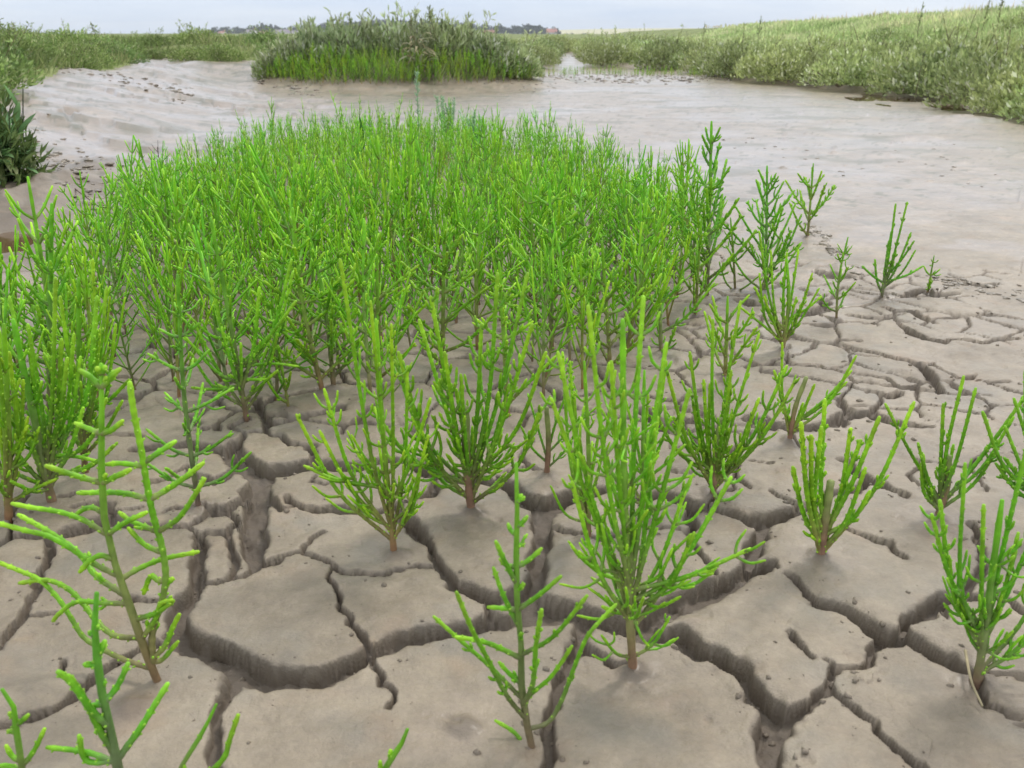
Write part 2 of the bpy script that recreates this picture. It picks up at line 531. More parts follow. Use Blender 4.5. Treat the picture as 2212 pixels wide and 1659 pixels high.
CRACKS = [
 ('6', [(-30,680,45),(100,510,70),(190,430,75),(240,330,60),(260,230,60),(310,90,70),(370,0,80)]),
 ('5', [(369,1393,80),(410,1290,90),(440,1220,80),(410,1150,50)]),
 ('5', [(-30,1200,30),(60,1140,40),(150,1110,50),(300,1115,60),(430,1130,50),(560,1080,90),(680,1060,110),(800,1010,110),(850,980,80),(1000,1010,60),(1150,1040,60),(1290,1075,40),(1440,1050,30),(1520,1040,30),(1650,980,40)]),
 ('1', [(430,1000,30),(520,985,40),(650,930,50),(700,890,50)]),
 ('5', [(480,800,6),(560,790,8),(630,770,8)]),
 ('5', [(560,880,10),(700,860,25),(790,850,30),(900,860,40),(930,930,50),(850,970,60)]),
 ('5', [(225,770,30),(180,850,35),(140,900,25),(90,1000,15),(60,1140,20)]),
 ('6', [(220,400,14),(300,385,10),(460,372,10)]),
 ('6', [(-30,1310,60),(100,1290,70),(250,1240,80),(420,1180,85),(560,1080,80),(700,960,80),(850,840,85),(1000,770,80),(1150,690,70),(1210,640,60),(1330,640,60)]),
 ('6', [(505,790,10),(520,850,8)]),('6',[(620,935,8),(680,950,10)]),
 ('A', [(750,672,18),(850,680,28),(960,700,25)]),
 ('1', [(340,870,8),(430,855,18),(560,850,18),(660,830,25),(760,850,50),(850,850,50),(960,790,45),(990,720,60),(1080,640,70)]),
 ('1', [(-10,880,12),(100,860,12),(180,840,8)]),
 ('1', [(120,380,45),(250,375,50),(400,370,35),(540,350,35),(700,370,60),(830,390,70),(900,350,60),(980,270,25)]),
 ('1', [(500,520,10),(540,570,25),(640,600,40),(750,630,50),(850,590,55),(930,530,45),(985,520,40)]),
 ('1', [(200,660,20),(260,640,25),(340,620,25),(410,595,14),(500,520,12)]),
 ('1', [(540,140,40),(600,190,45),(620,200,20)]),
 ('1', [(560,150,20),(700,60,25),(800,0,15)]),
 ('1', [(870,215,12),(930,235,10),(990,270,10)]),
 ('1', [(880,210,10),(960,180,14),(1010,165,12)]),
 ('1', [(1080,-10,60),(1110,60,60),(1140,140,50),(1170,190,60),(1150,240,40),(1060,250,14),(980,270,16)]),
 ('1', [(1170,180,40),(1300,165,25),(1420,130,30),(1500,110,35),(1640,80,40),(1750,60,40)]),
 ('1', [(1150,240,30),(1200,260,15),(1280,280,20),(1320,330,22),(1400,350,18),(1460,360,25),(1520,370,50),(1530,430,60),(1510,490,60)]),
 ('1', [(930,340,50),(960,420,70),(1010,500,110),(1080,550,100),(1200,550,120),(1330,535,120),(1450,500,120),(1540,500,100),(1620,500,90),(1740,520,60),(1860,540,50),(1960,510,50)]),
 ('1', [(850,420,80),(910,470,100),(980,520,100),(1080,570,70)]),
 ('1', [(1080,580,90),(1140,620,130),(1120,720,160),(1070,830,210),(1070,950,220),(1060,1080,250),(1050,1200,230),(1070,1290,120)]),
 ('1', [(640,1060,90),(650,1150,110),(620,1260,110),(600,1370,120),(620,1450,130)]),
 ('1', [(850,1060,60),(870,1160,50),(900,1270,60),(880,1400,40)]),
 ('1', [(640,1060,60),(720,1030,30),(850,1050,40),(900,1000,40),(1000,980,40)]),
 ('1', [(670,1440,40),(780,1425,28),(880,1400,30),(990,1370,40),(1070,1320,50)]),
 ('1', [(530,1000,16),(590,1035,14),(640,1060,40)]),
 ('1', [(700,890,50),(780,900,40),(840,880,30),(920,930,50),(920,1010,50)]),
 ('1', [(1190,740,60),(1230,830,60),(1260,870,30)]),
 ('1', [(1310,750,30),(1350,790,50),(1400,835,30),(1480,850,40),(1580,870,45),(1700,855,50),(1800,855,45),(1900,870,50),(2050,880,45)]),
 ('1', [(1240,860,12),(1320,850,12),(1400,835,20)]),
 ('1', [(1530,600,10),(1500,640,10),(1620,660,8),(1700,635,8),(1780,655,10)]),
 ('1', [(1150,1290,50),(1250,1255,45),(1310,1230,18),(1400,1195,14),(1460,1190,12)]),
 ('1', [(1460,1190,10),(1460,1140,10),(1510,1085,14),(1600,1025,8)]),
 ('1', [(1460,1190,16),(1560,1235,25),(1690,1290,28),(1790,1355,28),(1880,1355,25),(1960,1380,18),(2080,1390,22),(2150,1360,25),(2230,1340,22)]),
 ('1', [(1690,1300,15),(1660,1380,25),(1690,1470,28),(1740,1560,20)]),
 ('A', [(1950,660,20),(1960,740,18),(1990,800,22)]),
 ('B', [(0,740,20),(40,820,22),(100,870,22),(150,920,30),(185,965,50)]),
 ('A', [(1140,400,60),(1160,520,60),(1120,610,70),(1060,700,90),(1020,800,110),(1030,880,130),(1100,930,140),(1200,965,130),(1330,1030,150),(1420,1085,150),(1550,1120,140),(1700,1135,140),(1850,1130,130),(1990,1070,110)]),
 ('A', [(1330,1120,120),(1310,1200,90),(1280,1290,80),(1250,1400,75),(1235,1500,70),(1240,1600,80),(1240,1700,80)]),
 ('B', [(-10,1075,120),(100,1030,100),(185,975,90),(350,915,80),(520,870,80),(700,840,95),(860,810,115),(1000,800,100),(1100,760,150)]),
 ('B', [(185,970,50),(200,1050,40),(225,1120,25),(240,1180,18),(310,1220,18),(295,1270,20),(265,1310,25)]),
 ('B', [(865,690,40),(895,790,35)]),
 ('2', [(0,870,45),(80,875,45),(150,880,30),(290,840,40),(330,800,16),(430,780,16),(520,750,60),(580,680,60),(600,610,30)]),
 ('2', [(-60,500,50),(60,480,40),(200,470,50),(330,480,40),(440,500,60),(500,520,90),(560,570,60),(650,580,55),(750,620,60),(860,630,60),(950,620,60),(1060,660,55),(1120,650,70),(1170,670,80),(1250,740,90),(1330,780,120),(1420,810,140),(1500,820,140),(1570,790,120),(1650,760,110),(1720,720,80),(1850,720,50),(1960,700,40),(2120,650,40)]),
 ('2', [(1440,860,170),(1450,1000,170),(1440,1090,160),(1420,1170,130),(1400,1260,150),(1390,1350,170),(1370,1450,160),(1330,1530,170)]),
 ('2', [(290,820,50),(320,920,60),(400,970,80),(490,1050,80),(540,1130,70),(560,1220,50),(620,1290,60),(680,1380,70),(740,1450,80),(850,1490,80),(960,1520,90),(1050,1560,90),(1200,1530,80)]),
 ('2', [(0,1365,20),(60,1375,22),(150,1390,22),(220,1380,22),(300,1340,18),(400,1320,18),(460,1310,16),(620,1310,12)]),
 ('2', [(1130,570,12),(1330,525,12),(1370,545,25),(1450,580,14)]),
 ('2', [(1290,360,14),(1370,335,14)]),('2',[(1290,400,25),(1330,525,18)]),
 ('2', [(1500,1010,35),(1600,1030,25),(1690,1050,18),(1780,1080,12),(1860,1095,18),(1950,1075,14),(2060,1050,18),(2170,1030,18)]),
 ('3', [(0,1040,14),(80,1020,14)]),
 ('B', [(1040,640,120),(1100,720,180),(1200,740,170),(1350,765,130),(1500,790,105),(1620,830,105),(1760,810,100),(1860,750,110),(1959,690,140)]),
 ('B', [(1640,850,60),(1750,900,80),(1900,880,90),(1959,870,100)]),
 ('C', [(0,690,140),(100,660,130),(220,600,110),(340,550,90),(440,500,90),(500,480,60)]),
 ('B', [(1400,830,110),(1380,960,80),(1330,1010,60),(1290,1110,70),(1250,1230,80),(1200,1340,80),(1190,1450,70),(1190,1560,80),(1180,1700,80)]),
 ('B', [(1390,980,50),(1500,1010,30),(1580,1065,20),(1640,1085,10)]),
 ('C', [(0,870,110),(60,940,110),(150,990,105),(250,1020,90),(350,1090,105),(400,1180,120),(450,1250,120),(540,1310,120),(560,1390,160),(520,1470,170),(520,1600,170),(520,1720,170)]),
 ('C', [(560,1390,80),(640,1340,70),(720,1310,60),(780,1280,50),(800,1230,50),(870,1200,50),(880,1130,55),(900,1090,50),(940,1075,22),(1040,1070,22),(1090,1050,35),(1110,980,40),(1170,940,50),(1230,910,95)]),
 ('C', [(880,1200,25),(960,1280,35),(1030,1340,35),(1150,1400,35),(1180,1480,40),(1240,1550,40),(1320,1610,45),(1430,1700,45)]),
 ('C', [(850,1020,10),(890,1040,14),(910,1080,20)]),
 ('C', [(620,530,30),(680,600,25),(730,650,40),(800,700,50),(900,730,50),(980,760,55),(1050,800,60),(1130,860,80),(1230,900,105),(1280,870,70)]),
 ('C', [(1270,880,60),(1290,800,50),(1400,770,60),(1500,700,70),(1540,670,70),(1640,640,50),(1720,560,45),(1740,440,35),(1700,290,35),(1660,240,30)]),
 ('C', [(1530,690,50),(1530,780,40)]),
 ('C', [(1290,890,70),(1400,950,70),(1520,1020,80),(1640,1090,80),(1700,1130,60),(1740,1240,60),(1760,1290,50),(1850,1310,50),(2060,1420,40)]),
 ('C', [(1730,1120,30),(1820,1105,12),(1900,1110,14),(2060,1160,14)]),
 ('C', [(1640,660,40),(1760,665,25),(1850,650,20),(1940,720,40),(2060,800,40)]),
 ('C', [(610,870,6),(690,940,8),(780,1005,6)]),
 ('3', [(120,760,50),(200,750,60),(320,740,60),(420,790,70),(520,830,90),(610,830,70),(640,840,50),(720,855,45),(820,890,50),(940,930,50),(1000,960,60),(1080,950,95),(1180,930,90),(1280,890,80),(1390,850,60),(1450,830,40),(1560,780,40)]),
 ('3', [(520,840,100),(520,920,80),(550,990,70),(520,1050,60),(530,1100,40),(580,1170,35),(640,1260,35),(720,1350,28)]),
 ('3', [(1080,970,105),(1070,1060,105),(1050,1130,105),(1010,1220,90),(1010,1290,80),(1100,1310,50),(1190,1300,30)]),
 ('3', [(1010,1290,70),(960,1370,80),(880,1430,90)]),
 ('3', [(390,1390,8),(470,1400,10)]),('3',[(280,1010,26),(330,1010,20),(450,1010,14),(520,1030,20)]),
 ('3', [(1170,715,12),(1280,790,30),(1370,820,35),(1440,830,40)]),
 ('3', [(860,570,10),(910,620,14),(1000,680,8)]),
 ('3', [(1700,990,10),(1780,1020,15),(1880,1050,25),(2000,1105,45),(2100,1130,45),(2140,1190,40),(2212,1240,35)]),
 ('3', [(160,80,60),(210,120,60),(290,200,60),(360,240,60),(430,250,60),(560,240,20),(700,220,14)]),
 ('3', [(980,140,50),(1060,170,60),(1200,200,50),(1320,210,50),(1500,215,50),(1640,180,60),(1740,130,60),(1760,180,40)]),
 ('3', [(1700,10,20),(1740,50,40),(1760,110,60),(1900,100,40),(1960,110,50),(2080,150,50),(2200,190,40)]),
 ('3', [(1700,470,20),(1760,490,40),(1830,570,50),(1920,610,60),(2000,650,60),(2100,690,40),(2212,740,35)]),
 ('3', [(1940,620,50),(1820,720,50),(1700,730,40),(1560,780,40)]),
 ('3', [(300,60,25),(380,55,12),(520,55,12),(700,80,10)]),
 ('4', [(-10,345,45),(60,375,50),(130,380,30),(200,370,14)]),
 ('4', [(360,450,14),(440,460,40),(540,440,50),(620,420,50),(640,370,40),(600,345,30)]),
 ('4', [(560,130,14),(640,150,50),(700,170,45),(800,180,40)]),
 ('4', [(640,370,14),(780,250,12),(900,280,14),(1040,300,14),(1160,290,14),(1290,315,22),(1330,290,40),(1400,270,20),(1460,265,15),(1490,300,45),(1600,300,30),(1700,295,10)]),
 ('4', [(1580,200,10),(1700,210,25),(1780,210,30),(1900,240,30),(2000,215,15)]),
 ('4', [(820,460,14),(950,485,20),(1060,490,18),(1190,490,15)]),
 ('4', [(1080,400,14),(1200,430,30),(1330,430,25),(1400,480,25),(1520,530,14)]),
 ('4', [(1200,430,20),(1190,490,15),(1260,560,30),(1330,610,35),(1440,660,25),(1560,680,25),(1650,660,18),(1800,665,22),(1900,680,22),(2000,655,14),(2150,655,18)]),
 ('4', [(400,630,12),(500,650,12),(600,680,14),(760,690,16),(830,715,20),(950,750,22),(1060,770,20),(1150,800,20),(1290,820,16),(1380,850,40),(1440,900,50),(1480,960,55),(1520,1020,45),(1560,1070,40),(1660,1095,15),(1780,1090,15),(1940,1100,10)]),
 ('4', [(350,840,12),(480,855,14),(600,860,14),(650,890,14)]),
 ('4', [(350,700,14),(340,780,14),(350,840,12)]),
 ('4', [(800,920,8),(1000,940,12),(1150,980,12),(1250,1040,25),(1340,1050,20),(1560,1070,14)]),
 ('4', [(700,1020,10),(900,1055,12),(1000,1065,20),(1060,1080,25),(1150,1110,40),(1250,1070,30)]),
 ('4', [(700,1110,12),(760,1140,25),(810,1200,40),(790,1290,50),(800,1340,30)]),
 ('4', [(1080,1090,20),(1080,1130,20),(1040,1200,25),(980,1250,35),(1060,1270,25),(1180,1300,45),(1300,1330,40),(1480,1340,25)]),
 ('4', [(810,1200,20),(900,1230,20),(980,1250,25)]),
 ('4', [(90,630,14),(160,640,14),(240,660,12),(400,630,10)]),
]

# ---- the ground grid: rows in y, columns fanning out from under the camera
ys = np.concatenate([np.linspace(-1.6, 0.30, 12), np.geomspace(0.36, 3.4, 560), np.geomspace(3.4, 30, 190)[1:], np.geomspace(30, 1600, 55)[1:]])
NC = 660
ui = np.linspace(-0.66, 0.66, NC)
jo = (np.arange(1, 37) / 36.0) ** 1.5
gy = np.maximum(ys, 0.40)
inner = gy[:, None] * ui[None, :]
ext = (0.9 + 0.9 * gy)[:, None] * jo[None, :]
X = np.concatenate([(inner[:, :1] - ext)[:, ::-1], inner, inner[:, -1:] + ext], axis=1)
Y = np.repeat(ys[:, None], X.shape[1], axis=1)
NR, NCOL = X.shape
Z, SD, EM, LEFTW, LED = terrain(X, Y, True)

# crack field s (metres from the nearest crack lip) on the near rows
near_rows = int(np.searchsorted(ys, 3.4))
xs_, ys_ = X[:near_rows], Y[:near_rows]
wx = xs_ + 0.0045 * noise(xs_ * 26, ys_ * 26, 41) + 0.0022 * noise(xs_ * 75, ys_ * 75, 42) + 0.0015 * noise(xs_ * 130, ys_ * 130, 47)
wy = ys_ + 0.0045 * noise(xs_ * 26, ys_ * 26, 43) + 0.0022 * noise(xs_ * 75, ys_ * 75, 44) + 0.0015 * noise(xs_ * 130, ys_ * 130, 48)
S = np.full(xs_.shape, 0.5)
WID = np.full(xs_.shape, 0.005)
fx, fy, fi = wx.ravel(), wy.ravel(), np.arange(wx.size)
row_y = ys[:near_rows]
for tile, pts in CRACKS:
    sc = TILES[tile][2] / KQ
    q = [tq(tile, p[0], p[1]) for p in pts]
    G = [ground(*a) for a in q]
    for i in range(len(pts) - 1):
        a, b = G[i], G[i + 1]
        ws = []
        qd = np.array(q[i + 1]) - np.array(q[i])
        qd /= np.linalg.norm(qd) + 1e-9
        for k in (i, i + 1):
            g = G[k]
            rng_ = math.sqrt(g[1] ** 2 + H ** 2)
            depth = g[1] * CT + H * ST
            si = H / rng_
            w = pts[k][2] / sc * depth / FQ * math.sqrt(qd[1] ** 2 + (qd[0] / si) ** 2)
            ws.append(max(w * (0.60 if tile == '4' else 0.74), 0.0022))
        pad = 0.03 + max(ws)
        r0, r1 = np.searchsorted(row_y, [min(a[1], b[1]) - pad, max(a[1], b[1]) + pad])
        if r1 <= r0:
            continue
        sx, sy = wx[r0:r1], wy[r0:r1]
        ex, ey = b[0] - a[0], b[1] - a[1]
        t = np.clip(((sx - a[0]) * ex + (sy - a[1]) * ey) / (ex * ex + ey * ey + 1e-12), 0, 1)
        wl = ws[0] + (ws[1] - ws[0]) * t
        d = np.sqrt((sx - a[0] - t * ex) ** 2 + (sy - a[1] - t * ey) ** 2) - wl / 2
        m = d < S[r0:r1]
        S[r0:r1][m] = d[m]
        WID[r0:r1][m] = wl[m]
# cells for the ground between the plants, where the photograph shows cracks only in gaps
pu, pv = project(xs_, ys_, 0 * xs_)
cell = 0.115
jit = np.random.default_rng(3)
vs = []
for gx in np.arange(-2.3, 2.3, cell):
    for g2 in np.arange(-0.1, 3.5, cell):
        vs.append((gx + jit.uniform(0, cell), g2 + jit.uniform(0, cell)))
vs = np.array(vs)
fz = 60 * noise(xs_ * 5, ys_ * 5, 57)
mid = ((pv < 930 + fz) & (pu < 1545 + fz) & (pv > 430)) | ((pv < 640) & (pv > 560 + 0.8 * fz) & (pu < 1750 + 2 * fz)) | (pu < -20) | (pu > 2230) | (pv > 1668) | ((pv < 905) & (pu < 700))
mid &= ~((pu < 270 + fz) & (pv < 560 + fz))
mid &= (ys_ > 0) & (np.abs(xs_) < 1.9)
mi = np.argwhere(mid.ravel()).ravel()
f1 = np.full(len(mi), 9.0); f2 = np.full(len(mi), 9.0)
px_, py_ = wx.ravel()[mi], wy.ravel()[mi]
px_ = px_ + 0.012 * noise(px_ * 14, py_ * 14, 51); py_ = py_ + 0.012 * noise(px_ * 14, py_ * 14, 52)
for x0, y0 in vs:
    lo = np.searchsorted(row_y, [y0 - 0.3, y0 + 0.3])
    a, b = np.searchsorted(mi, [lo[0] * NCOL, lo[1] * NCOL])
    if b <= a: continue
    d = np.hypot(px_[a:b] - x0, py_[a:b] - y0)
    A1, A2 = f1[a:b], f2[a:b]
    lt = d < A1
    A2[:] = np.where(lt, A1, np.minimum(A2, d))
    A1[:] = np.where(lt, d, A1)
wv_ = 0.0042 + 0.0045 * noise(px_ * 6, py_ * 6, 53)
wv_ = np.where(noise(px_ * 4.1, py_ * 4.1, 54) > 0.62, -0.004, wv_)
fade = 1 - sstep(2.5, 3.1, py_)
sv = (f2 - f1) * 0.55 - np.maximum(wv_ * fade, -0.01) / 2
Sf, Wf = S.ravel(), WID.ravel()
m = sv < Sf[mi]
Sf[mi[m]] = sv[m]
Wf[mi[m]] = np.maximum(wv_[m], 0.003)
# hairlines between the traced cracks on the right-hand ground
hm_ = ((pu > 1450 + fz) & (pv > 590 + 0.8 * fz) & (pv < 1080 + fz) & (np.abs(xs_) < 1.9)).ravel()
hi = np.flatnonzero(hm_)
hx, hy = fx[hi] + 0.010 * noise(fx[hi] * 17, fy[hi] * 17, 58), fy[hi] + 0.010 * noise(fx[hi] * 17, fy[hi] * 17, 59)
g1 = np.full(len(hi), 9.0); g2 = np.full(len(hi), 9.0)
hc = 0.085
for gx in np.arange(0.1, 2.0, hc):
    for gz in np.arange(0.6, 2.5, hc):
        x0, y0 = gx + jit.uniform(0, hc), gz + jit.uniform(0, hc)
        lo = np.searchsorted(row_y, [y0 - 0.22, y0 + 0.22])
        a, b = np.searchsorted(hi, [lo[0] * NCOL, lo[1] * NCOL])
        if b <= a: continue
        d = np.hypot(hx[a:b] - x0, hy[a:b] - y0)
        A1, A2 = g1[a:b], g2[a:b]
        lt = d < A1
        A2[:] = np.where(lt, A1, np.minimum(A2, d)); A1[:] = np.where(lt, d, A1)
hw = 0.0026 * sstep(-0.25, 0.15, noise(hx * 3.7, hy * 3.7, 60))
hs_ = (g2 - g1) * 0.55 - np.where(hw > 0.0012, hw, -0.004) / 2
m = (hs_ < Sf[hi])
Sf[hi[m]] = hs_[m]; Wf[hi[m]] = 0.003
S, WID = Sf.reshape(S.shape), Wf.reshape(S.shape)
# dryness: cracked relief dies out towards the wet far mud
alive = (1 - sstep(2.55, 3.25, ys_)) * (1 - sstep(1.7, 1.95, np.abs(xs_)))
D = np.clip(WID * 1.7, 0.010, 0.0185) * alive * (1 - 0.55 * sstep(1.1, 2.2, ys_))
floor = -D + 0.005 * alive * fbm(xs_ * 45, ys_ * 45, 61, 3) * sstep(0.004, 0.02, WID)
wall = np.where(WID > 0.009, 0.0026, 0.0012) * (1 + 0.6 * noise(xs_ * 60, ys_ * 60, 63))
up = sstep(-0.25, 1.0, S / wall)
rim = -0.0028 * np.clip(1 - (S - 0.5 * wall) / (0.0025 + 0.0045 * np.clip(WID / 0.015, 0, 1)), 0, 1) ** 2 * np.clip(WID / 0.012, 0.25, 1) * alive
top = rim + alive * (0.0014 * fbm(xs_ * 9, ys_ * 9, 71, 3) + 0.0011 * fbm(xs_ * 38, ys_ * 38, 72, 4, 0.6) - 0.0022 * sstep(0.55, 0.9, fbm(xs_ * 30, ys_ * 30, 74, 3)))
zc = floor + (top - floor) * up
zc = zc + alive * 4 * up * (1 - up) * np.minimum(0.22 * D, 0.004) * (noise(xs_ * 170, ys_ * 170, 64) + 0.8 * noise(xs_ * 420, ys_ * 420, 65))
Z[:near_rows] += zc + (1 - alive) * 0.002 * fbm(xs_ * 12, ys_ * 12, 73, 3)

# plates = connected pieces of ground between the cracks
solid = (S > 0.0055) & (alive > 0.02)
sc_ = solid[:-1, :-1] & solid[1:, :-1] & solid[:-1, 1:] & solid[1:, 1:]
lab = np.zeros(sc_.shape, dtype=np.int32)
nxt = 0
nr, nc = sc_.shape
flat = sc_.ravel()
labf = lab.ravel()
for seed in np.flatnonzero(flat):
    if labf[seed]:
        continue
    nxt += 1
    labf[seed] = nxt
    stack = [int(seed)]
    while stack:
        p = stack.pop()
        c = p % nc
        if c > 0 and flat[p - 1] and not labf[p - 1]:
            labf[p - 1] = nxt; stack.append(p - 1)
        if c < nc - 1 and flat[p + 1] and not labf[p + 1]:
            labf[p + 1] = nxt; stack.append(p + 1)
        if p >= nc and flat[p - nc] and not labf[p - nc]:
            labf[p - nc] = nxt; stack.append(p - nc)
        if p + nc < flat.size and flat[p + nc] and not labf[p + nc]:
            labf[p + nc] = nxt; stack.append(p + nc)
lab = labf.reshape(nr, nc)
cnt = np.bincount(lab.ravel(), minlength=nxt + 1)
# area on the ground and reach of each piece
cy = 0.5 * (Y[:nr, :nc] + Y[1:nr + 1, :nc])
ca = (X[:nr, 1:nc + 1] - X[:nr, :nc]) * (Y[1:nr + 1, :nc] - Y[:nr, :nc])
area = np.bincount(lab.ravel(), weights=ca.ravel(), minlength=nxt + 1)
ymax = np.zeros(nxt + 1); np.maximum.at(ymax, lab.ravel(), cy.ravel())
keep = (cnt > 60) & (area > 0.0002) & (area < 0.35) & (ymax < 3.2)
keep[0] = False
lab = np.where(keep[lab], lab, 0)
for _ in range(12):      # take in the rims and the wall cells
    for dr, dc in ((0, 1), (0, -1), (1, 0), (-1, 0)):
        sh = np.roll(np.roll(lab, dr, 0), dc, 1)
        lab = np.where((lab == 0) & (sh > 0) & (S[:-1, :-1] > -0.003), sh, lab)
order = [i for i in np.argsort(-cnt) if keep[i]][:290]
LAB = np.zeros((NR - 1, NCOL - 1), dtype=np.int32)
LAB[:nr, :nc] = np.where(np.isin(lab, order), lab, 0)
# each plate lies a little higher or lower, and tips a little
tl = np.random.default_rng(5)
for i in order:
    rr, cc = np.nonzero(LAB == i)
    vi = np.unique(np.concatenate([rr * NCOL + cc, rr * NCOL + cc + 1, (rr + 1) * NCOL + cc, (rr + 1) * NCOL + cc + 1]))
    vi = vi[vi < near_rows * NCOL]
    x_, y_ = X.ravel()[vi], Y.ravel()[vi]
    wgt = sstep(0.003, 0.016, S.ravel()[vi]) * alive.ravel()[vi]
    sz = math.sqrt(area[i])
    Z.ravel()[vi] += wgt * np.clip(tl.uniform(-0.003, 0.003) + (x_ - x_.mean()) * tl.uniform(-0.02, 0.02) + (y_ - y_.mean()) * tl.uniform(-0.02, 0.02), -0.004, 0.004)

VG = np.stack([X, Y, Z], -1).reshape(-1, 3)
# wetness, algae, and painted shade with damp mud
WET = sstep(1.9, 3.6, Y + 0.35 * X * (X > 0) + 0.35 * fbm(X * 1.3, Y * 1.3, 81, 3)) * 0.9
WET = np.maximum(WET, 0.55 * sstep(0.0, 0.4, fbm(X * 4, Y * 4, 82, 3)) * sstep(1.0, 1.8, Y))
WET[:near_rows] = np.maximum(WET[:near_rows], np.where(S < 0, 0.15, 0) * alive)
WET[:near_rows] = np.where(S < 0.004, WET[:near_rows] * (1 - 0.8 * np.clip(alive * 2, 0, 1)), WET[:near_rows])
ALG = LEFTW * sstep(0.08, 0.16, LED) * sstep(0.34, 0.2, LED) * 0.85 * (SD < 0.1) * sstep(-0.1, 0.35, fbm(X * 1.7, Y * 2.5, 84, 3))
ALG = np.maximum(ALG, 0.55 * sstep(0.30, 0.62, fbm(X * 2.2, Y * 3.8, 83, 4)) * sstep(2.4, 3.6, Y) * sstep(0.02, 0.3, -SD + 0.2))
SHADE_DAMP = np.zeros_like(WET)
SHADE_DAMP[:near_rows] = (0.88 - 0.30 * sstep(-0.4, 1.3, S / wall) - 0.58 * sstep(1.0, 2.4, S / wall)) * np.clip(alive * 2, 0, 1)  # shade inside the cracks painted into the colour, deepest on the floor
ALG = np.maximum(ALG, 0.62 * sstep(0.42, 0.74, fbm(X * 13, Y * 11, 85, 4, 0.65) + 0.25 * fbm(X * 2, Y * 2, 86, 2)) * sstep(1.9, 2.8, Y) * (SD < 0.05))
WET = WET * (0.50 + 0.50 * sstep(-0.35, 0.30, fbm(X * 0.9, Y * 1.3, 92, 4, 0.6)))
WET = WET * (1 - 0.6 * ALG)
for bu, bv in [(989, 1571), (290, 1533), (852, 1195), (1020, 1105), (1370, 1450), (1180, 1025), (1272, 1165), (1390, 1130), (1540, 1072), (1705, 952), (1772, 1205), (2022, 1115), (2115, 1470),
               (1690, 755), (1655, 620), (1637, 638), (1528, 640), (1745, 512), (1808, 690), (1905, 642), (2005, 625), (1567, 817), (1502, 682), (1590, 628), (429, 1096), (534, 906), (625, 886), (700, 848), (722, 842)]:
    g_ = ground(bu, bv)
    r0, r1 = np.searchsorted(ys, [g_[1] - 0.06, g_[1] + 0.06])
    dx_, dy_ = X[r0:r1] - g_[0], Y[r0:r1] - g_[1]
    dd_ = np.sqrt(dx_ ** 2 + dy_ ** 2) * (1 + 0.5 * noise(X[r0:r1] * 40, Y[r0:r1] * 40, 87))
    SHADE_DAMP[r0:r1] = np.maximum(SHADE_DAMP[r0:r1], 0.6 * sstep(0.020, 0.004, dd_))  # contact shade painted round each plant foot, together with its wet patch
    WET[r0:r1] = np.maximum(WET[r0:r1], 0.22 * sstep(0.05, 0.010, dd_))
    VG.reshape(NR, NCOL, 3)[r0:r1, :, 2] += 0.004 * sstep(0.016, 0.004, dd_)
PU, PV = project(X, np.maximum(Y, 0.3), 0 * X)
soak = sstep(330, 200, PU + 40 * noise(X * 3, Y * 3, 88)) * sstep(345, 370, PV) * sstep(620, 540, PV)
SHADE_DAMP = np.maximum(SHADE_DAMP, soak * (0.45 + 0.4 * fbm(X * 6, Y * 6, 89, 3)))
SHADE_DAMP = np.clip(SHADE_DAMP, 0, 0.95)
WET = WET * (1 - 0.7 * sstep(-0.12, 0.0, SD))
WET = np.where(EM < 0.75, WET * (0.35 + 0.65 * sstep(0.2, 0.75, EM)), WET)

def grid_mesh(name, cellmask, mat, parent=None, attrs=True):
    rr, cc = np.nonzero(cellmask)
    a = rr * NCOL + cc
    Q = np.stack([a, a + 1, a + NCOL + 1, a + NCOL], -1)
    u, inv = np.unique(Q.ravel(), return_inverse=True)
    at = {'wet': WET.ravel()[u], 'algae': ALG.ravel()[u], 'shade_damp': SHADE_DAMP.ravel()[u]} if attrs else None
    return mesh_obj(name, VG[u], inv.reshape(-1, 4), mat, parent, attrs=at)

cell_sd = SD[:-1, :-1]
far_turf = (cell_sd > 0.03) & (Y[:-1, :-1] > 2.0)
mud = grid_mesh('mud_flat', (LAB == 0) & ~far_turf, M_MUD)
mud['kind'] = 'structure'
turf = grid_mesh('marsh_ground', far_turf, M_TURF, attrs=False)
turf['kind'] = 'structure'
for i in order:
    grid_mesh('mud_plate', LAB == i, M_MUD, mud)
print('plates', len(order))
# ------------------------------------------------------------------ water
def water_mat():
    m, n, b, N, L = new_mat('silty_water')
    b.inputs['Base Color'].default_value = (0.115, 0.070, 0.036, 1)
    b.inputs['Roughness'].default_value = 0.07
    b.inputs['Specular IOR Level'].default_value = 0.5
    geo = N.new('ShaderNodeNewGeometry')
    t = N.new('ShaderNodeTexNoise'); t.inputs['Scale'].default_value = 9; t.inputs['Detail'].default_value = 2
    L.new(geo.outputs['Position'], t.inputs['Vector'])
    bp = N.new('ShaderNodeBump'); bp.inputs['Distance'].default_value = 0.004; bp.inputs['Strength'].default_value = 0.25
    L.new(t.outputs['Fac'], bp.inputs['Height']); L.new(bp.outputs['Normal'], b.inputs['Normal'])
    return m
M_WATER = water_mat()

def pool(u, v, ru, rv, z):
    g = ground(u, v)
    rx, ry = abs(ground(u + ru, v)[0] - g[0]), abs(ground(u, v - rv)[1] - g[1])
    n = 48
    an = np.arange(n) * 2 * math.pi / n
    V = np.stack([g[0] + rx * np.cos(an), g[1] + ry * np.sin(an), np.full(n, z)], -1)
    V = np.vstack([V, [[g[0], g[1], z]]])
    F = np.stack([np.arange(n), (np.arange(n) + 1) % n, np.full(n, n)], -1)
    o = mesh_obj('water_pool', V, F, M_WATER)
    o['kind'] = 'structure'
pool(0, 512, 150, 34, -0.013)
pool(2060, 216, 200, 22, -0.015)

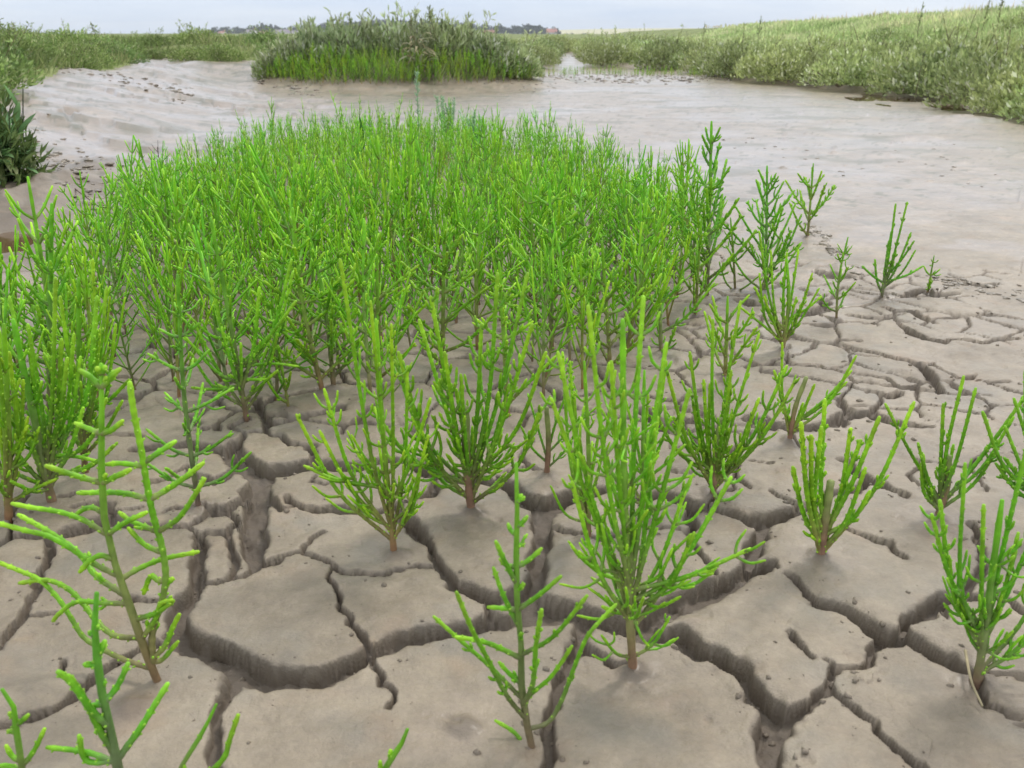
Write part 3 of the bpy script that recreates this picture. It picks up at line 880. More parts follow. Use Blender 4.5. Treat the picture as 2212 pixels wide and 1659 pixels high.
# ------------------------------------------------------------------ samphire
GREEN = np.array([0.130, 0.355, 0.010]); OLIVE = np.array([0.185, 0.215, 0.070]); BROWN = np.array([0.215, 0.125, 0.078])
TIPC = np.array([0.300, 0.550, 0.024]); NUBC = np.array([0.400, 0.600, 0.130])
UP = np.array([0, 0, 1.0])

def curve_pts(C, n):
    """Catmull-Rom through control points, n samples evenly spaced by length"""
    C = np.asarray(C, float)
    if len(C) == 2:
        C = np.array([C[0], (C[0] + C[1]) / 2, C[1]])
    Pp = np.vstack([2 * C[0] - C[1], C, 2 * C[-1] - C[-2]])
    out = []
    for i in range(1, len(Pp) - 2):
        t = np.linspace(0, 1, 13)[:-1, None]
        p0, p1, p2, p3 = Pp[i - 1], Pp[i], Pp[i + 1], Pp[i + 2]
        out.append(0.5 * (2 * p1 + (p2 - p0) * t + (2 * p0 - 5 * p1 + 4 * p2 - p3) * t ** 2 + (3 * p1 - p0 - 3 * p2 + p3) * t ** 3))
    out.append(C[-1:])
    A = np.vstack(out)
    L = np.concatenate([[0], np.cumsum(np.linalg.norm(np.diff(A, axis=0), axis=1))])
    s = np.linspace(0, L[-1], n)
    return np.stack([np.interp(s, L, A[:, k]) for k in range(3)], -1), L[-1]

def lerp(a, b, t):
    t = np.asarray(t)[..., None] if np.ndim(t) else t
    return a + (b - a) * t

def jointed(g, ctrl, r0, r1, joint, lod, rg, colf, nubs=True, blunt=1.0, skipnub=0.25):
    """a fleshy jointed shoot; returns the joints (position, direction, radius) along it"""
    P, Ltot = curve_pts(ctrl, 2 + 3 * max(2, int(round(Ltot_est(ctrl) / joint))) if lod == 'hi' else (2 + 2 * max(2, int(round(Ltot_est(ctrl) / joint))) if lod == 'mid' else 4))
    n = len(P)
    t = np.linspace(0, 1, n)
    r = r0 + (r1 - r0) * t
    if lod == 'hi':
        mod = np.tile([0.90, 1.0, 1.07], n)[:n]
    elif lod == 'mid':
        mod = np.tile([0.90, 1.08], n)[:n]
    else:
        mod = np.ones(n)
    r = r * mod
    r[-1] *= 0.72 * blunt
    C = colf(t)
    if lod != 'low':
        C = C * np.where(mod > 1.04, 1.12, 1.0)[:, None]
    sides = {'hi': 7, 'mid': 5, 'low': 3}[lod]
    tube(g, P, r, sides, C)
    if lod == 'low':
        return None
    T, A, B = frames(P)
    step = 3 if lod == 'hi' else 2
    j = np.arange(step - 1, n - 2, step)
    ph = (np.arange(len(j)) % 2) * (math.pi / 2) + rg.uniform(0, 6.28)
    if nubs and len(j):
        PP, DD, LL, RR = [], [], [], []
        for k, a in zip(j, ph):
            for sgn in (1, -1):
                if rg.random() < skipnub:
                    continue
                side = sgn * (math.cos(a) * A[k] + math.sin(a) * B[k])
                PP.append(P[k] + side * r[k] * 0.75)
                DD.append(T[k] * 0.75 + side * 0.75)
                LL.append(r[k] * rg.uniform(0.5, 1.15)); RR.append(r[k] * 0.40)
        if PP:
            PP, DD, LL, RR = map(np.array, (PP, DD, LL, RR))
            cb = np.tile(colf(np.array([0.8]))[0] * 1.1, (len(PP), 1))
            cones(g, PP, DD, LL, RR, 5 if lod == 'hi' else 3, cb, np.tile((NUBC * 0.3 + TIPC * 0.7) * 0.9, (len(PP), 1)), 2 if lod == 'hi' else 1)
    return P, T, A, B, r, j, ph

def Ltot_est(C):
    C = np.asarray(C, float)
    return float(np.sum(np.linalg.norm(np.diff(C, axis=0), axis=1)))

def stem_col(tint, brown=0.12, olive=0.52):
    def f(t):
        t = np.asarray(t)
        c = lerp(BROWN, OLIVE, np.clip((t - brown * 0.5) / (brown + 0.06), 0, 1))
        c = lerp_arr(c, np.array([0.140, 0.340, 0.022]), sstep(olive * 0.5, olive * 1.5, t))
        c = lerp_arr(c, GREEN * 1.15, sstep(0.70, 1.0, t))
        return c * tint
    return f

def lerp_arr(c, d, t):
    return c + (d - c) * np.asarray(t)[:, None]

def branch_col(tint, low):
    """low = 1 near the foot of the plant (browner), 0 higher up"""
    b0 = OLIVE * (1 - 0.6 * low) + BROWN * 0.6 * low
    def f(t):
        t = np.asarray(t)
        c = lerp_arr(np.tile(b0 * 0.9, (len(t), 1)), GREEN, sstep(0.02, 0.38 + 0.40 * low, t))
        c = lerp_arr(c, TIPC, sstep(0.55, 1.0, t) * 0.8)
        return c * tint
    return f

def grow_branch(g, ctrl, r0, r1, lod, rg, tint, low, joint, stubs=0.3, stublen=0.014):
    res = jointed(g, ctrl, r0, r1, joint, lod, rg, branch_col(tint, low))
    if res is None:
        return
    P, T, A, B, r, j, ph = res
    for k, a in zip(j, ph):
        if k < len(P) * 0.12:
            continue
        if rg.random() < stubs:
            for sgn in (1, -1):
                if rg.random() < 0.25:
                    continue
                side = sgn * (math.cos(a) * A[k] + math.sin(a) * B[k])
                L = stublen * rg.uniform(0.35, 1.25) * (1.15 - 0.7 * k / len(P))
                d0 = 0.62 * T[k] + 0.78 * side
                d1 = 0.85 * T[k] + 0.4 * side + 0.2 * UP
                c = [P[k], P[k] + d0 * L * 0.5, P[k] + d0 * L * 0.5 + d1 * L * 0.5]
                jointed(g, c, r[k] * 0.72, r[k] * 0.55, joint * 0.8, lod, rg, branch_col(tint, 0), skipnub=0.4)

def rand_tint(rg):
    y = rg.uniform(-1, 1)
    return np.array([1 + 0.20 * y, 1 + 0.05 * y, 1 - 0.15 * y]) * rg.uniform(0.92, 1.12)

def grow_samphire(stem_ctrl, rg, lod='hi', Lf=0.42, e0=34, e1=66, t0=0.12, t1=0.93, spacing=0.015, r_stem=0.0026, r_br=0.0017,
                  stubs=0.36, stublen=0.020, skip=0.1, tint=None, explicit=None, cut=False, jointlen=0.0075, phi0=None, low_parts=True, maxL=0.2):
    """returns [(part name, Geo)]"""
    tint = rand_tint(rg) if tint is None else tint
    parts = []
    gs = Geo()
    S0 = np.asarray(stem_ctrl, float)
    hgt = Ltot_est(S0)
    if cut:
        def cc(t):
            t = np.asarray(t)
            return lerp_arr(np.tile(BROWN * 1.1, (len(t), 1)), OLIVE * 1.25, sstep(0.3, 0.8, t))
        jointed(gs, S0, r_stem, r_stem * 0.85, 0.022, lod, rg, cc, nubs=False, blunt=1.35)
    else:
        jointed(gs, S0, r_stem, r_stem * 0.55, max(spacing, 0.011), lod, rg, stem_col(tint), nubs=lod == 'hi', skipnub=0.3)
    parts.append(('stem', gs))
    for cp, rr in explicit or []:
        g = Geo()
        grow_branch(g, cp, rr, rr * 0.82, lod, rg, tint, float(np.clip(1 - (cp[0][2] - S0[0][2]) / (0.30 * hgt + 1e-6), 0, 1)), jointlen, stubs, stublen)
        parts.append(('branch', g))
    n = int(hgt * (t1 - t0) / spacing)
    SP, _ = curve_pts(S0, 60)
    phi = rg.uniform(0, 3.14) if phi0 is None else phi0
    lowg = Geo()
    for i in range(n):
        t = t0 + (t1 - t0) * (i + 0.5 * rg.random()) / max(n, 1)
        p = SP[int(t * 59)]
        prof = 1.28 * (1 - t) ** 0.9 + 0.03 if t > 0.16 else 0.75 + 2.2 * t
        for sgn in (0, math.pi):
            if rg.random() < skip:
                continue
            a = phi + (i % 2) * math.pi / 2 + sgn + rg.normal(0, 0.22)
            L = min(hgt * Lf * prof * rg.uniform(0.7, 1.2), maxL)
            if L < 0.004:
                continue
            ea, eb = R(e0 + rg.normal(0, 7)), R(e1 + rg.normal(0, 8))
            o = np.array([math.cos(a), math.sin(a), 0])
            d0 = o * math.cos(ea) + UP * math.sin(ea)
            d1 = o * math.cos(eb) + UP * math.sin(eb)
            c = [p, p + d0 * L * 0.4, p + d0 * L * 0.55 + d1 * L * 0.45]
            rb = r_br * (0.8 + 0.35 * min(1, L / (0.3 * hgt)))
            if lod == 'low':
                low = float(np.clip(1 - t / 0.3, 0, 1))
                jointed(lowg, c, rb, rb * 0.7, 1, 'low', rg, branch_col(tint, low))
                m = int(L / 0.011)
                if m:
                    tt = rg.uniform(0.2, 0.95, m)
                    q = p + np.outer(tt, (c[2] - p)) + 0 * tt[:, None]
                    rd = rg.normal(0, 1, (m, 3)); dd = (c[2] - p) / L * 0.8 + rd * 0.45 + UP * 0.2
                    cones(lowg, q, dd, rg.uniform(0.004, 0.014, m), np.full(m, rb * 0.75), 3, np.tile(GREEN * tint * 1.1, (m, 1)), np.tile(TIPC * tint, (m, 1)), 1)
            else:
                g = Geo()
                grow_branch(g, c, rb, rb * 0.78, lod, rg, tint, float(np.clip(1 - t / 0.3, 0, 1)), jointlen, stubs, stublen)
                parts.append(('branch', g))
    if lod == 'low' and lowg.n:
        parts.append(('branch', lowg))
    return parts

def merge(parts):
    g = Geo()
    for _, p in parts:
        g.v += p.v; g.c += p.c
        g.q += [x + g.n for x in p.q]; g.t += [x + g.n for x in p.t]
        g.n += p.n
    return g

HEROES = []
HERO_GROUP = 'samphire plants growing on the cracked mud'
def put_hero(base, parts, label):
    e = empty('samphire_plant', tuple(base))
    thing(e, label, 'samphire', HERO_GROUP)
    for nm, g in parts:
        if g.n:
            g.obj(nm, M_SAM, e, off=base)
    HEROES.append((base[0], base[1]))

def explicit_hero(tile, stem, branches, label, seed, foot=None, lean=0.0, extra=None, r_stem=0.0026, r_br=0.0016, stubs=0.12, stublen=0.008, stems2=()):
    rg = np.random.default_rng(seed)
    q = [tq(tile, *p) for p in stem]
    base = ground(*(tq(tile, *foot) if foot else q[0]))
    y0 = base[1]
    n = len(q)
    W = [at_depth(*p, y0 + lean * k / max(n - 1, 1)) for k, p in enumerate(q)]
    if not foot:
        W[0] = base
    else:
        W = [base] + W
    W[0] = W[0] + np.array([0, 0, -0.012])
    axes = [W]
    ex = []
    for st in stems2:
        qq = [tq(tile, *p) for p in st]
        dy = rg.uniform(0.01, 0.03)
        ax = [at_depth(*p, y0 + dy * k / len(qq)) for k, p in enumerate(qq)]
        axes.append(ax)
        ex.append((ax, r_stem * 0.8))
    samples = np.vstack([curve_pts(a, 80)[0] for a in axes])
    su, sv_ = project(samples[:, 0], samples[:, 1], samples[:, 2])
    for bi, br in enumerate(branches):
        qq = [tq(tile, *p) for p in br]
        i = int(np.argmin((su - qq[0][0]) ** 2 + (sv_ - qq[0][1]) ** 2))
        p0 = samples[i]
        Lp = sum(math.dist(qq[k], qq[k + 1]) for k in range(len(qq) - 1))
        amp = rg.uniform(-0.6, 0.6) * Lp * p0[1] / FQ
        path = [p0]
        for k in range(1, len(qq)):
            path.append(at_depth(*qq[k], p0[1] + amp * (k / (len(qq) - 1))))
        ex.append((path, r_br * rg.uniform(0.92, 1.08)))
    kw = dict(lod='hi', explicit=ex, r_stem=r_stem, r_br=r_br, stubs=stubs, stublen=stublen)
    kw.update(extra or dict(spacing=9))
    parts = grow_samphire(W, rg, **kw)
    put_hero(base, parts, label)

# the plants one can pick out at the front, each from its own outline
explicit_hero('B', [(1125,1545),(1075,1400),(1045,1250),(1048,1100),(1040,900),(1020,700),(1015,500),(1018,300),(1022,100),(1025,-20),(1015,-98)], [
  [(1040,1390),(960,1240),(850,1030),(760,860),(670,645)], [(1025,1250),(870,1080),(700,930),(538,785)], [(1030,1020),(850,940),(665,905)],
  [(1060,1015),(1230,900),(1425,665)], [(1005,755),(930,738),(850,733)], [(1040,740),(1150,660),(1275,553)], [(1005,860),(940,660),(883,503)],
  [(1005,600),(950,470),(897,353)], [(1005,500),(960,490),(920,455)], [(1030,495),(1090,460),(1163,393)], [(1010,310),(985,290),(968,250)], [(1025,270),(1050,245),(1080,208)],
  [(1025,120),(1048,85)], [(1025,640),(1062,598)], [(1022,390),(1062,365)], [(1035,1170),(970,1110),(915,1048)], [(1055,1290),(1110,1180),(1130,950),(1162,745)],
  [(1075,1370),(1080,1260),(1200,1150),(1270,1060),(1338,955)], [(1100,1430),(1200,1395),(1280,1265),(1350,1080),(1420,910),(1500,810),(1592,715)],
  [(1125,1535),(1080,1560),(1010,1460),(893,1385)], [(1040,930),(1042,880)]],
  'single upright samphire with a few straight forked arms, at the front between two wide cracks', 11, r_stem=0.0027, r_br=0.00175)

explicit_hero('5', [(1330,2324),(1250,2224),(1210,2094),(1160,1894),(1090,1744),(1030,1594),(980,1444),(940,1300),(890,1130),(860,930),(845,700),(840,500),(840,300),(845,100),(842,-80),(838,-300)], [
  [(820,300),(740,240),(620,190)], [(860,295),(940,240),(1020,170)], [(825,700),(600,620),(375,545)], [(870,690),(970,630),(1085,575)],
  [(860,930),(750,890),(630,945)], [(875,1115),(700,1000),(500,930),(250,890),(95,858)], [(900,1110),(1050,1010),(1220,930)],
  [(960,1480),(800,1370),(600,1240),(400,1130),(200,1080),(-40,1015)], [(990,1490),(1150,1400),(1350,1320),(1650,1258)],
  [(945,1310),(830,1290),(740,1340),(658,1430)], [(990,1640),(800,1460),(650,1270),(400,1090),(148,950)],
  [(1040,1699),(850,1684),(640,1674),(500,1764),(438,1834)], [(1160,1994),(950,1954),(800,1834),(700,1704),(560,1564),(380,1494),(158,1519)],
  [(1230,2224),(1080,2174),(900,2094),(700,1974),(580,1794),(480,1644),(330,1494),(180,1424),(-30,1340)], [(1120,1834),(1280,1774),(1440,1664)],
  [(1260,2134),(1370,2034),(1430,1894),(1490,1774)], [(1215,1954),(1290,1814),(1330,1694),(1430,1659)], [(1265,2180),(1350,2150),(1480,2000)],
  [(1290,1100),(1100,1010),(985,930)], [(1330,1270),(1200,1200),(1060,1060)], [(1335,1080),(1500,960),(1700,650)], [(1255,830),(1450,700),(1690,520)],
  [(1200,830),(1000,770),(640,770)], [(1375,1510),(1310,1500),(1250,1460),(1190,1610)], [(1365,1500),(1400,1510),(1435,1475)], [(1170,545),(1000,525),(875,535)], [(1180,520),(1340,420),(1460,340)],
  [(830,-100),(750,-190),(660,-250)], [(835,-110),(920,-200),(1000,-260)], [(840,-210),(800,-270)], [(840,-215),(880,-280)]],
  'large samphire leaning left with long arching arms and a bare brown foot, front left', 12, r_stem=0.0033, r_br=0.0022, stubs=0.06,
  stems2=[[(1270,2174),(1260,2014),(1275,1874),(1340,1674),(1375,1460),(1340,1200),(1270,950),(1220,700),(1170,400),(1110,100),(1075,-150)]])

explicit_hero('6', [(1000,1700),(960,1560),(900,1250),(840,1000),(800,700),(785,480),(802,205)], [
  [(985,1600),(1150,1350),(1270,1160),(1395,955)], [(860,1110),(980,970),(1065,785)], [(880,1330),(760,1180),(600,960),(478,858)], [(970,1630),(720,1530),(385,1488)],
  [(900,1310),(800,1345)], [(850,1130),(705,1165)], [(800,800),(695,800)], [(800,720),(840,680),(872,600)], [(860,1620),(720,1600),(655,1385)], [(785,560),(738,530)],
  [(940,1560),(830,1350),(720,1120),(620,960),(560,890)], [(790,500),(812,470)], [(830,960),(880,950)]],
  'pale green samphire shoot cut off by the bottom edge, slightly out of focus, left', 13, foot=(1010,1930), r_stem=0.0034, r_br=0.0022, stubs=0.05)
explicit_hero('6', [(195,1750),(170,1560),(130,1300),(110,1130),(70,1060),(15,1005)], [[(190,1640),(280,1520),(372,1330)], [(160,1600),(100,1560),(48,1470)], [(140,1300),(180,1270),(238,1215)], [(115,1240),(72,1200)], [(190,1690),(60,1640),(-60,1660)], [(135,1370),(60,1350)]],
  'hooked samphire shoot in the bottom left corner with its tip bent over', 14, foot=(210,1960), r_stem=0.0027, r_br=0.0018, stubs=0.05)
explicit_hero('6', [(1500,1690),(1600,1500),(1700,1330),(1795,1130)], [[(1620,1820),(1840,1600),(1900,1440),(1978,1215)], [(1560,1790),(1530,1640)]],
  'two thin samphire shoots rising over the bottom edge beside a deep crack', 15, foot=(1640,1960), r_stem=0.0021, r_br=0.0019, stubs=0.02)
explicit_hero('B', [(240,1720),(300,1600),(345,1540),(390,1435)], [[(300,1620),(290,1555)], [(240,1730),(230,1620)]],
  'short samphire tip poking over the bottom edge, left of the middle', 16, foot=(190,1900), r_stem=0.0027, r_br=0.0018, stubs=0.0)

def hero(base, tip, label, seed, bend=0.0, dy=0.0, **kw):
    rg = np.random.default_rng(seed)
    b = ground(*base)
    tp = at_depth(*tip, b[1] + dy)
    midp = (b + tp) / 2 + np.array([bend, 0, 0])
    foot = b + np.array([0, 0, -0.012])
    put_hero(b, grow_samphire([foot, midp, tp], rg, **kw), label)

def candelabra(base, tips, label, seed, cut=None, stem_tip=None, r_stem=0.0034, r_br=0.0020, dense=None, **kw):
    """a plant whose arms sweep out and then upright, some with the main stem cut off"""
    rg = np.random.default_rng(seed)
    b = ground(*base)
    y0 = b[1]
    r_stem *= 1.05
    top = at_depth(*(cut or stem_tip), y0)
    foot = b + np.array([0, 0, -0.012])
    hgt = top[2]
    ex = []
    tips = [tuple(t_) for t_ in tips]
    for t_ in list(tips)[:dense if dense is not None else len(tips)]:
        tips.append((t_[0] + rg.normal(0, 45), t_[1] + rg.uniform(20, 170)))
    for k, tpp in enumerate(tips):
        if tpp[1] > base[1] - 60: continue
        dyy = rg.uniform(-0.5, 0.5) * abs(tpp[1] - base[1]) * y0 / FQ * 0.35
        e = at_depth(*tpp, y0 + dyy)
        f = rg.uniform(0.03, 0.32)
        p0 = b + (top - b) * f
        bw = rg.uniform(0.0, 0.13)
        m1 = p0 + (e - p0) * np.array([0.50 + bw, 0.50 + bw, 0.50 - bw])
        ex.append(([p0, m1 + rg.normal(0, 0.0015, 3), e], r_br * rg.uniform(0.9, 1.1)))
    d = dict(lod='hi', explicit=ex, r_stem=r_stem, r_br=r_br * 0.8, stubs=0.28, stublen=0.013, cut=cut is not None, spacing=9)
    d.update(kw)
    put_hero(b, grow_samphire([foot, (b + top) / 2 + np.array([rg.normal(0, 0.002), 0, 0]), top], rg, **d), label)

candelabra((852,1195), [(640,895),(700,840),(735,560),(800,650),(880,790),(930,860),(900,1060),(760,960),(925,940),(845,700),(690,930),(910,1000)], 'open samphire with a brown foot on a smooth plate left of the tall middle bush', 21, stem_tip=(812,690), r_stem=0.0030, r_br=0.0019, dense=1, stubs=0.32, stublen=0.032, spacing=0.032, Lf=0.22)
candelabra((1020,1105), [(905,690),(860,760),(930,640),(1075,590),(1140,590),(1180,760),(960,760),(1100,830),(890,900),(1170,880),(1040,700),(985,840),(1150,700),(920,990),(1125,960)], 'bushy many-armed samphire in the middle with a thick cut stem among its arms', 22, cut=(1005,880), r_stem=0.0046, r_br=0.0023, dense=3, stubs=0.32, stublen=0.032)
candelabra((1370,1450), [(1205,760),(1270,660),(1235,1040),(1390,640),(1440,740),(1490,840),(1580,1030),(1622,1185),(1480,1060),(1190,860),(1300,1310),(1420,900),(1540,1230),(1250,1190),(1500,1150),(1320,780)], 'tallest full samphire at the front right of the middle, arms spreading both ways', 23, stem_tip=(1345,690), r_stem=0.0034, r_br=0.0019, dense=0, stubs=0.34, stublen=0.036, spacing=0.034, Lf=0.20, t0=0.08)
candelabra((1180,1025), [(1125,920),(1300,870),(1260,900),(1235,820),(1140,850)], 'small brown samphire with its stem cut short, behind the front crack junction', 24, cut=(1180,880), r_stem=0.0032, r_br=0.0015, dense=2)
candelabra((1272,1165), [(1215,760),(1240,850),(1330,800),(1300,900),(1215,930)], 'thin brown-footed samphire close behind the tallest front plant, its left neighbour', 25, stem_tip=(1262,780), r_stem=0.0026, r_br=0.0016, spacing=0.03, Lf=0.3, dense=2)
candelabra((1390,1130), [(1400,850),(1450,900),(1480,960),(1350,860),(1440,780)], 'thin brown-footed samphire close behind the tallest front plant, its right neighbour', 26, stem_tip=(1392,800), r_stem=0.0026, r_br=0.0016, spacing=0.03, Lf=0.3, dense=2)
candelabra((1540,1072), [(1440,800),(1490,760),(1540,690),(1600,650),(1640,720),(1700,790),(1690,880),(1455,900),(1720,820),(1580,800),(1640,860),(1410,880),(1520,820)], 'broad samphire fan with a cut stub in its heart, right of the tall front bush', 27, cut=(1558,905), r_stem=0.0036, r_br=0.0021, dense=3, stubs=0.32, stublen=0.026)
candelabra((1705,952), [(1850,768),(1840,800),(1690,740),(1672,800),(1760,830),(1735,870)], 'sparse samphire with a bare cut stem and two long arms to the right', 28, cut=(1742,815), r_stem=0.0030, r_br=0.0019, dense=2)
candelabra((1772,1205), [(1730,912),(1782,862),(1752,940),(1838,925),(1975,868),(1860,950),(1900,900),(1880,1060),(1745,1060),(1870,1010)], 'cup-shaped samphire with a thick cut stem alone on a wide plate at right', 29, cut=(1795,1040), r_stem=0.0042, r_br=0.0024, dense=2)
candelabra((2022,1115), [(1912,872),(2038,872),(2082,812),(2108,838),(2212,860),(2190,900),(2060,960),(2160,960),(1990,1000)], 'wide open samphire with long curved arms near the right edge', 30, cut=(2050,985), r_stem=0.0034, r_br=0.0020, dense=2)
candelabra((2115,1470), [(2030,1080),(2085,1000),(2125,1090),(2230,920),(2260,1090),(2050,1200),(2290,1190),(2270,1320),(2075,1300),(2200,1150)], 'stout purple-footed samphire at the right edge over a crack', 31, stem_tip=(2165,1080), r_stem=0.0034, r_br=0.0018, dense=1, stubs=0.36, stublen=0.024, spacing=0.034, Lf=0.2)
candelabra((2270,1150), [(2150,1000),(2170,920),(2190,860),(2280,850),(2215,800)], 'samphire leaning in from beyond the right edge', 32, stem_tip=(2250,900), r_stem=0.0030, r_br=0.0020)
candelabra((1690,755), [(1640,590),(1665,540),(1700,545),(1725,540),(1770,622),(1755,590),(1775,640),(1640,500),(1650,640),(1735,650)], 'dense upright samphire tuft at the stand\'s right edge above the sparse two-armed one', 33, stem_tip=(1700,560), r_stem=0.0036, r_br=0.0020)
hero((1655,620), (1657,358), 'slim tall samphire right of the tallest back spire', 34, lod='hi', Lf=0.53, e0=47, e1=64, t0=0.07, spacing=0.020, r_stem=0.0034, r_br=0.0021)
hero((1637,638), (1700,480), 'short dark-stemmed samphire touching the slim tall one', 35, lod='hi', Lf=0.62, e0=42, e1=60, t0=0.07, spacing=0.022, r_stem=0.003, r_br=0.0019)
hero((1528,640), (1537,262), 'tallest spire-shaped samphire standing out above the stand\'s right shoulder', 36, lod='hi', Lf=0.45, e0=47, e1=60, t0=0.07, spacing=0.019, r_stem=0.0042, r_br=0.0026)
hero((1745,512), (1757,353), 'lone samphire with an arm thrown out to the right on rough mud', 37, lod='hi', Lf=0.69, e0=39, e1=58, t0=0.07, spacing=0.026, r_stem=0.0034, r_br=0.0024)
hero((1808,690), (1832,512), 'little lone samphire sapling curving up left of the forked one', 38, bend=-0.006, lod='hi', Lf=0.30, e0=40, e1=60, spacing=0.018, r_stem=0.0024, r_br=0.0016)
candelabra((1905,642), [(1935,440),(1960,436),(1978,540),(1975,520),(1890,560),(1940,600),(1920,520)], 'forked lone samphire with twin tips on the open mud at right', 39, stem_tip=(1925,500), r_stem=0.0030, r_br=0.0021, stublen=0.012)
hero((2005,625), (2018,552), 'tiny samphire seedling right of the forked one', 40, lod='hi', Lf=0.4, e0=40, e1=60, spacing=0.02, r_stem=0.0022, r_br=0.0016)
hero((1567,817), (1572,640), 'samphire tuft just behind the broad fan with the cut stub', 41, lod='hi', Lf=0.78, e0=45, e1=62, t0=0.07, spacing=0.024, r_stem=0.0032, r_br=0.0019)
hero((1502,682), (1515,470), 'upright samphire at the foot of the tallest back spire', 42, lod='hi', Lf=0.53, e0=45, e1=58, t0=0.07, spacing=0.022, r_stem=0.0030, r_br=0.0018)
hero((1590,628), (1578,470), 'thin samphire between the tallest spire and the slim tall one', 43, lod='hi', Lf=0.45, e0=45, e1=58, t0=0.07, spacing=0.022, r_stem=0.0026, r_br=0.0017)
hero((429,1096), (383,593), 'tall straight samphire with flat rungs of short arms, left of the stand\'s front', 44, bend=-0.004, lod='hi', Lf=0.24, e0=22, e1=42, spacing=0.019, r_stem=0.0030, r_br=0.0018, phi0=0.15)
candelabra((534,906), [(600,720),(640,650),(420,700),(455,600),(560,620),(480,560),(410,760),(600,800),(630,560),(470,830)], 'leaning two-toned samphire with a reddish foot beside a short side crack', 45, stem_tip=(455,470), r_stem=0.0034, r_br=0.0022, spacing=0.026, Lf=0.3)
hero((625,886), (600,745), 'young samphire with a red foot right beside the leaning two-toned one', 46, lod='hi', Lf=0.5, e0=44, e1=64, spacing=0.022, r_stem=0.0024, r_br=0.0018)
hero((700,848), (632,449), 'tall feathered samphire leaning left with close ranks of arms', 47, bend=-0.008, lod='hi', Lf=0.40, e0=34, e1=52, spacing=0.017, r_stem=0.0038, r_br=0.0022, phi0=0.1)
hero((722,842), (660,470), 'second feathered samphire rising beside the leaning one', 48, bend=0.006, lod='hi', Lf=0.38, e0=36, e1=54, spacing=0.018, r_stem=0.0036, r_br=0.0021, phi0=0.2)
hero((1192,752), (1187,396), 'big feathered samphire with long straight arms in the middle of the stand', 49, lod='hi', Lf=0.44, e0=32, e1=40, spacing=0.018, r_stem=0.0042, r_br=0.0026, phi0=0.05)
hero((1098,900), (1078,566), 'lighter samphire with open rungs just above the many-armed middle bush', 50, lod='hi', Lf=0.34, e0=34, e1=46, spacing=0.02, r_stem=0.0034, r_br=0.0022, phi0=0.1)
candelabra((112,1080), [(20,640),(60,700),(160,720),(210,640),(30,850),(230,860),(120,600),(-30,820),(180,880)], 'heavy brown-stemmed samphire in the crowd at the left edge', 51, stem_tip=(28,690), r_stem=0.0046, r_br=0.0024, spacing=0.026, Lf=0.32)
candelabra((182,1020), [(130,640),(200,560),(250,700),(150,760),(280,820),(230,620)], 'red-footed samphire behind the heavy brown-stemmed one', 52, stem_tip=(170,600), r_stem=0.0036, r_br=0.0022, spacing=0.026, Lf=0.32)
candelabra((14,1120), [(-20,640),(20,760),(50,820),(-60,800),(60,900)], 'upright samphire half cut by the left edge', 53, stem_tip=(8,700), r_stem=0.0038, r_br=0.0022, spacing=0.03, Lf=0.3)
hero((105,900), (112,440), 'tall bluish samphire spire at the left edge of the stand', 54, lod='hi', Lf=0.26, e0=50, e1=74, spacing=0.02, r_stem=0.0044, r_br=0.0024)
hero((820,820), (812,500), 'upright samphire behind the open brown-footed one', 55, lod='hi', Lf=0.50, e0=35, e1=46, t0=0.07, spacing=0.02, r_stem=0.0034, r_br=0.0021)
hero((955,800), (960,470), 'bushy yellow-green samphire at the centre of the stand\'s front row', 56, lod='hi', Lf=0.53, e0=37, e1=48, t0=0.07, spacing=0.02, r_stem=0.0036, r_br=0.0022)
hero((1320,800), (1300,520), 'leafless-footed samphire between the big feathered one and the broad fan', 57, lod='hi', Lf=0.60, e0=41, e1=54, t0=0.07, spacing=0.022, r_stem=0.0034, r_br=0.0021)
hero((1430,760), (1420,545), 'short bushy samphire left of the tuft behind the broad fan', 58, lod='hi', Lf=0.62, e0=43, e1=58, t0=0.07, spacing=0.022, r_stem=0.0032, r_br=0.0020)

# ---- the stand behind: prototypes copied with their parts, then the small rest
def in_poly(px, py, poly):
    ins = np.zeros(np.shape(px), dtype=bool)
    n = len(poly)
    for i in range(n):
        ax, ay = poly[i]; bx, by = poly[(i + 1) % n]
        c = ((ay > py) != (by > py))
        ins ^= c & (px < ax + (py - ay) / (by - ay + 1e-15) * (bx - ax))
    return ins
STAND = [(-420,1050),(-250,960),(-120,900),(0,850),(60,780),(140,700),(205,610),(262,520),(325,462),(400,412),(480,365),(560,336),(680,318),(820,310),(980,314),(1100,328),(1210,350),(1310,396),(1400,432),(1475,490),(1500,560),(1490,660),(1440,740),(1300,850),(1100,900),(900,900),(640,870),(420,850),(280,880),(130,950),(-100,1100),(-300,1150)]
srg = np.random.default_rng(21)
spots = []
gridc = {}
def far_enough(x, y, dmin):
    cx_, cy_ = int(x // 0.1), int(y // 0.1)
    for i in range(cx_ - 1, cx_ + 2):
        for j in range(cy_ - 1, cy_ + 2):
            for (a, b) in gridc.get((i, j), ()):
                if (a - x) ** 2 + (b - y) ** 2 < dmin * dmin:
                    return False
    return True
for hx, hy in HEROES:
    gridc.setdefault((int(hx // 0.1), int(hy // 0.1)), []).append((hx, hy))
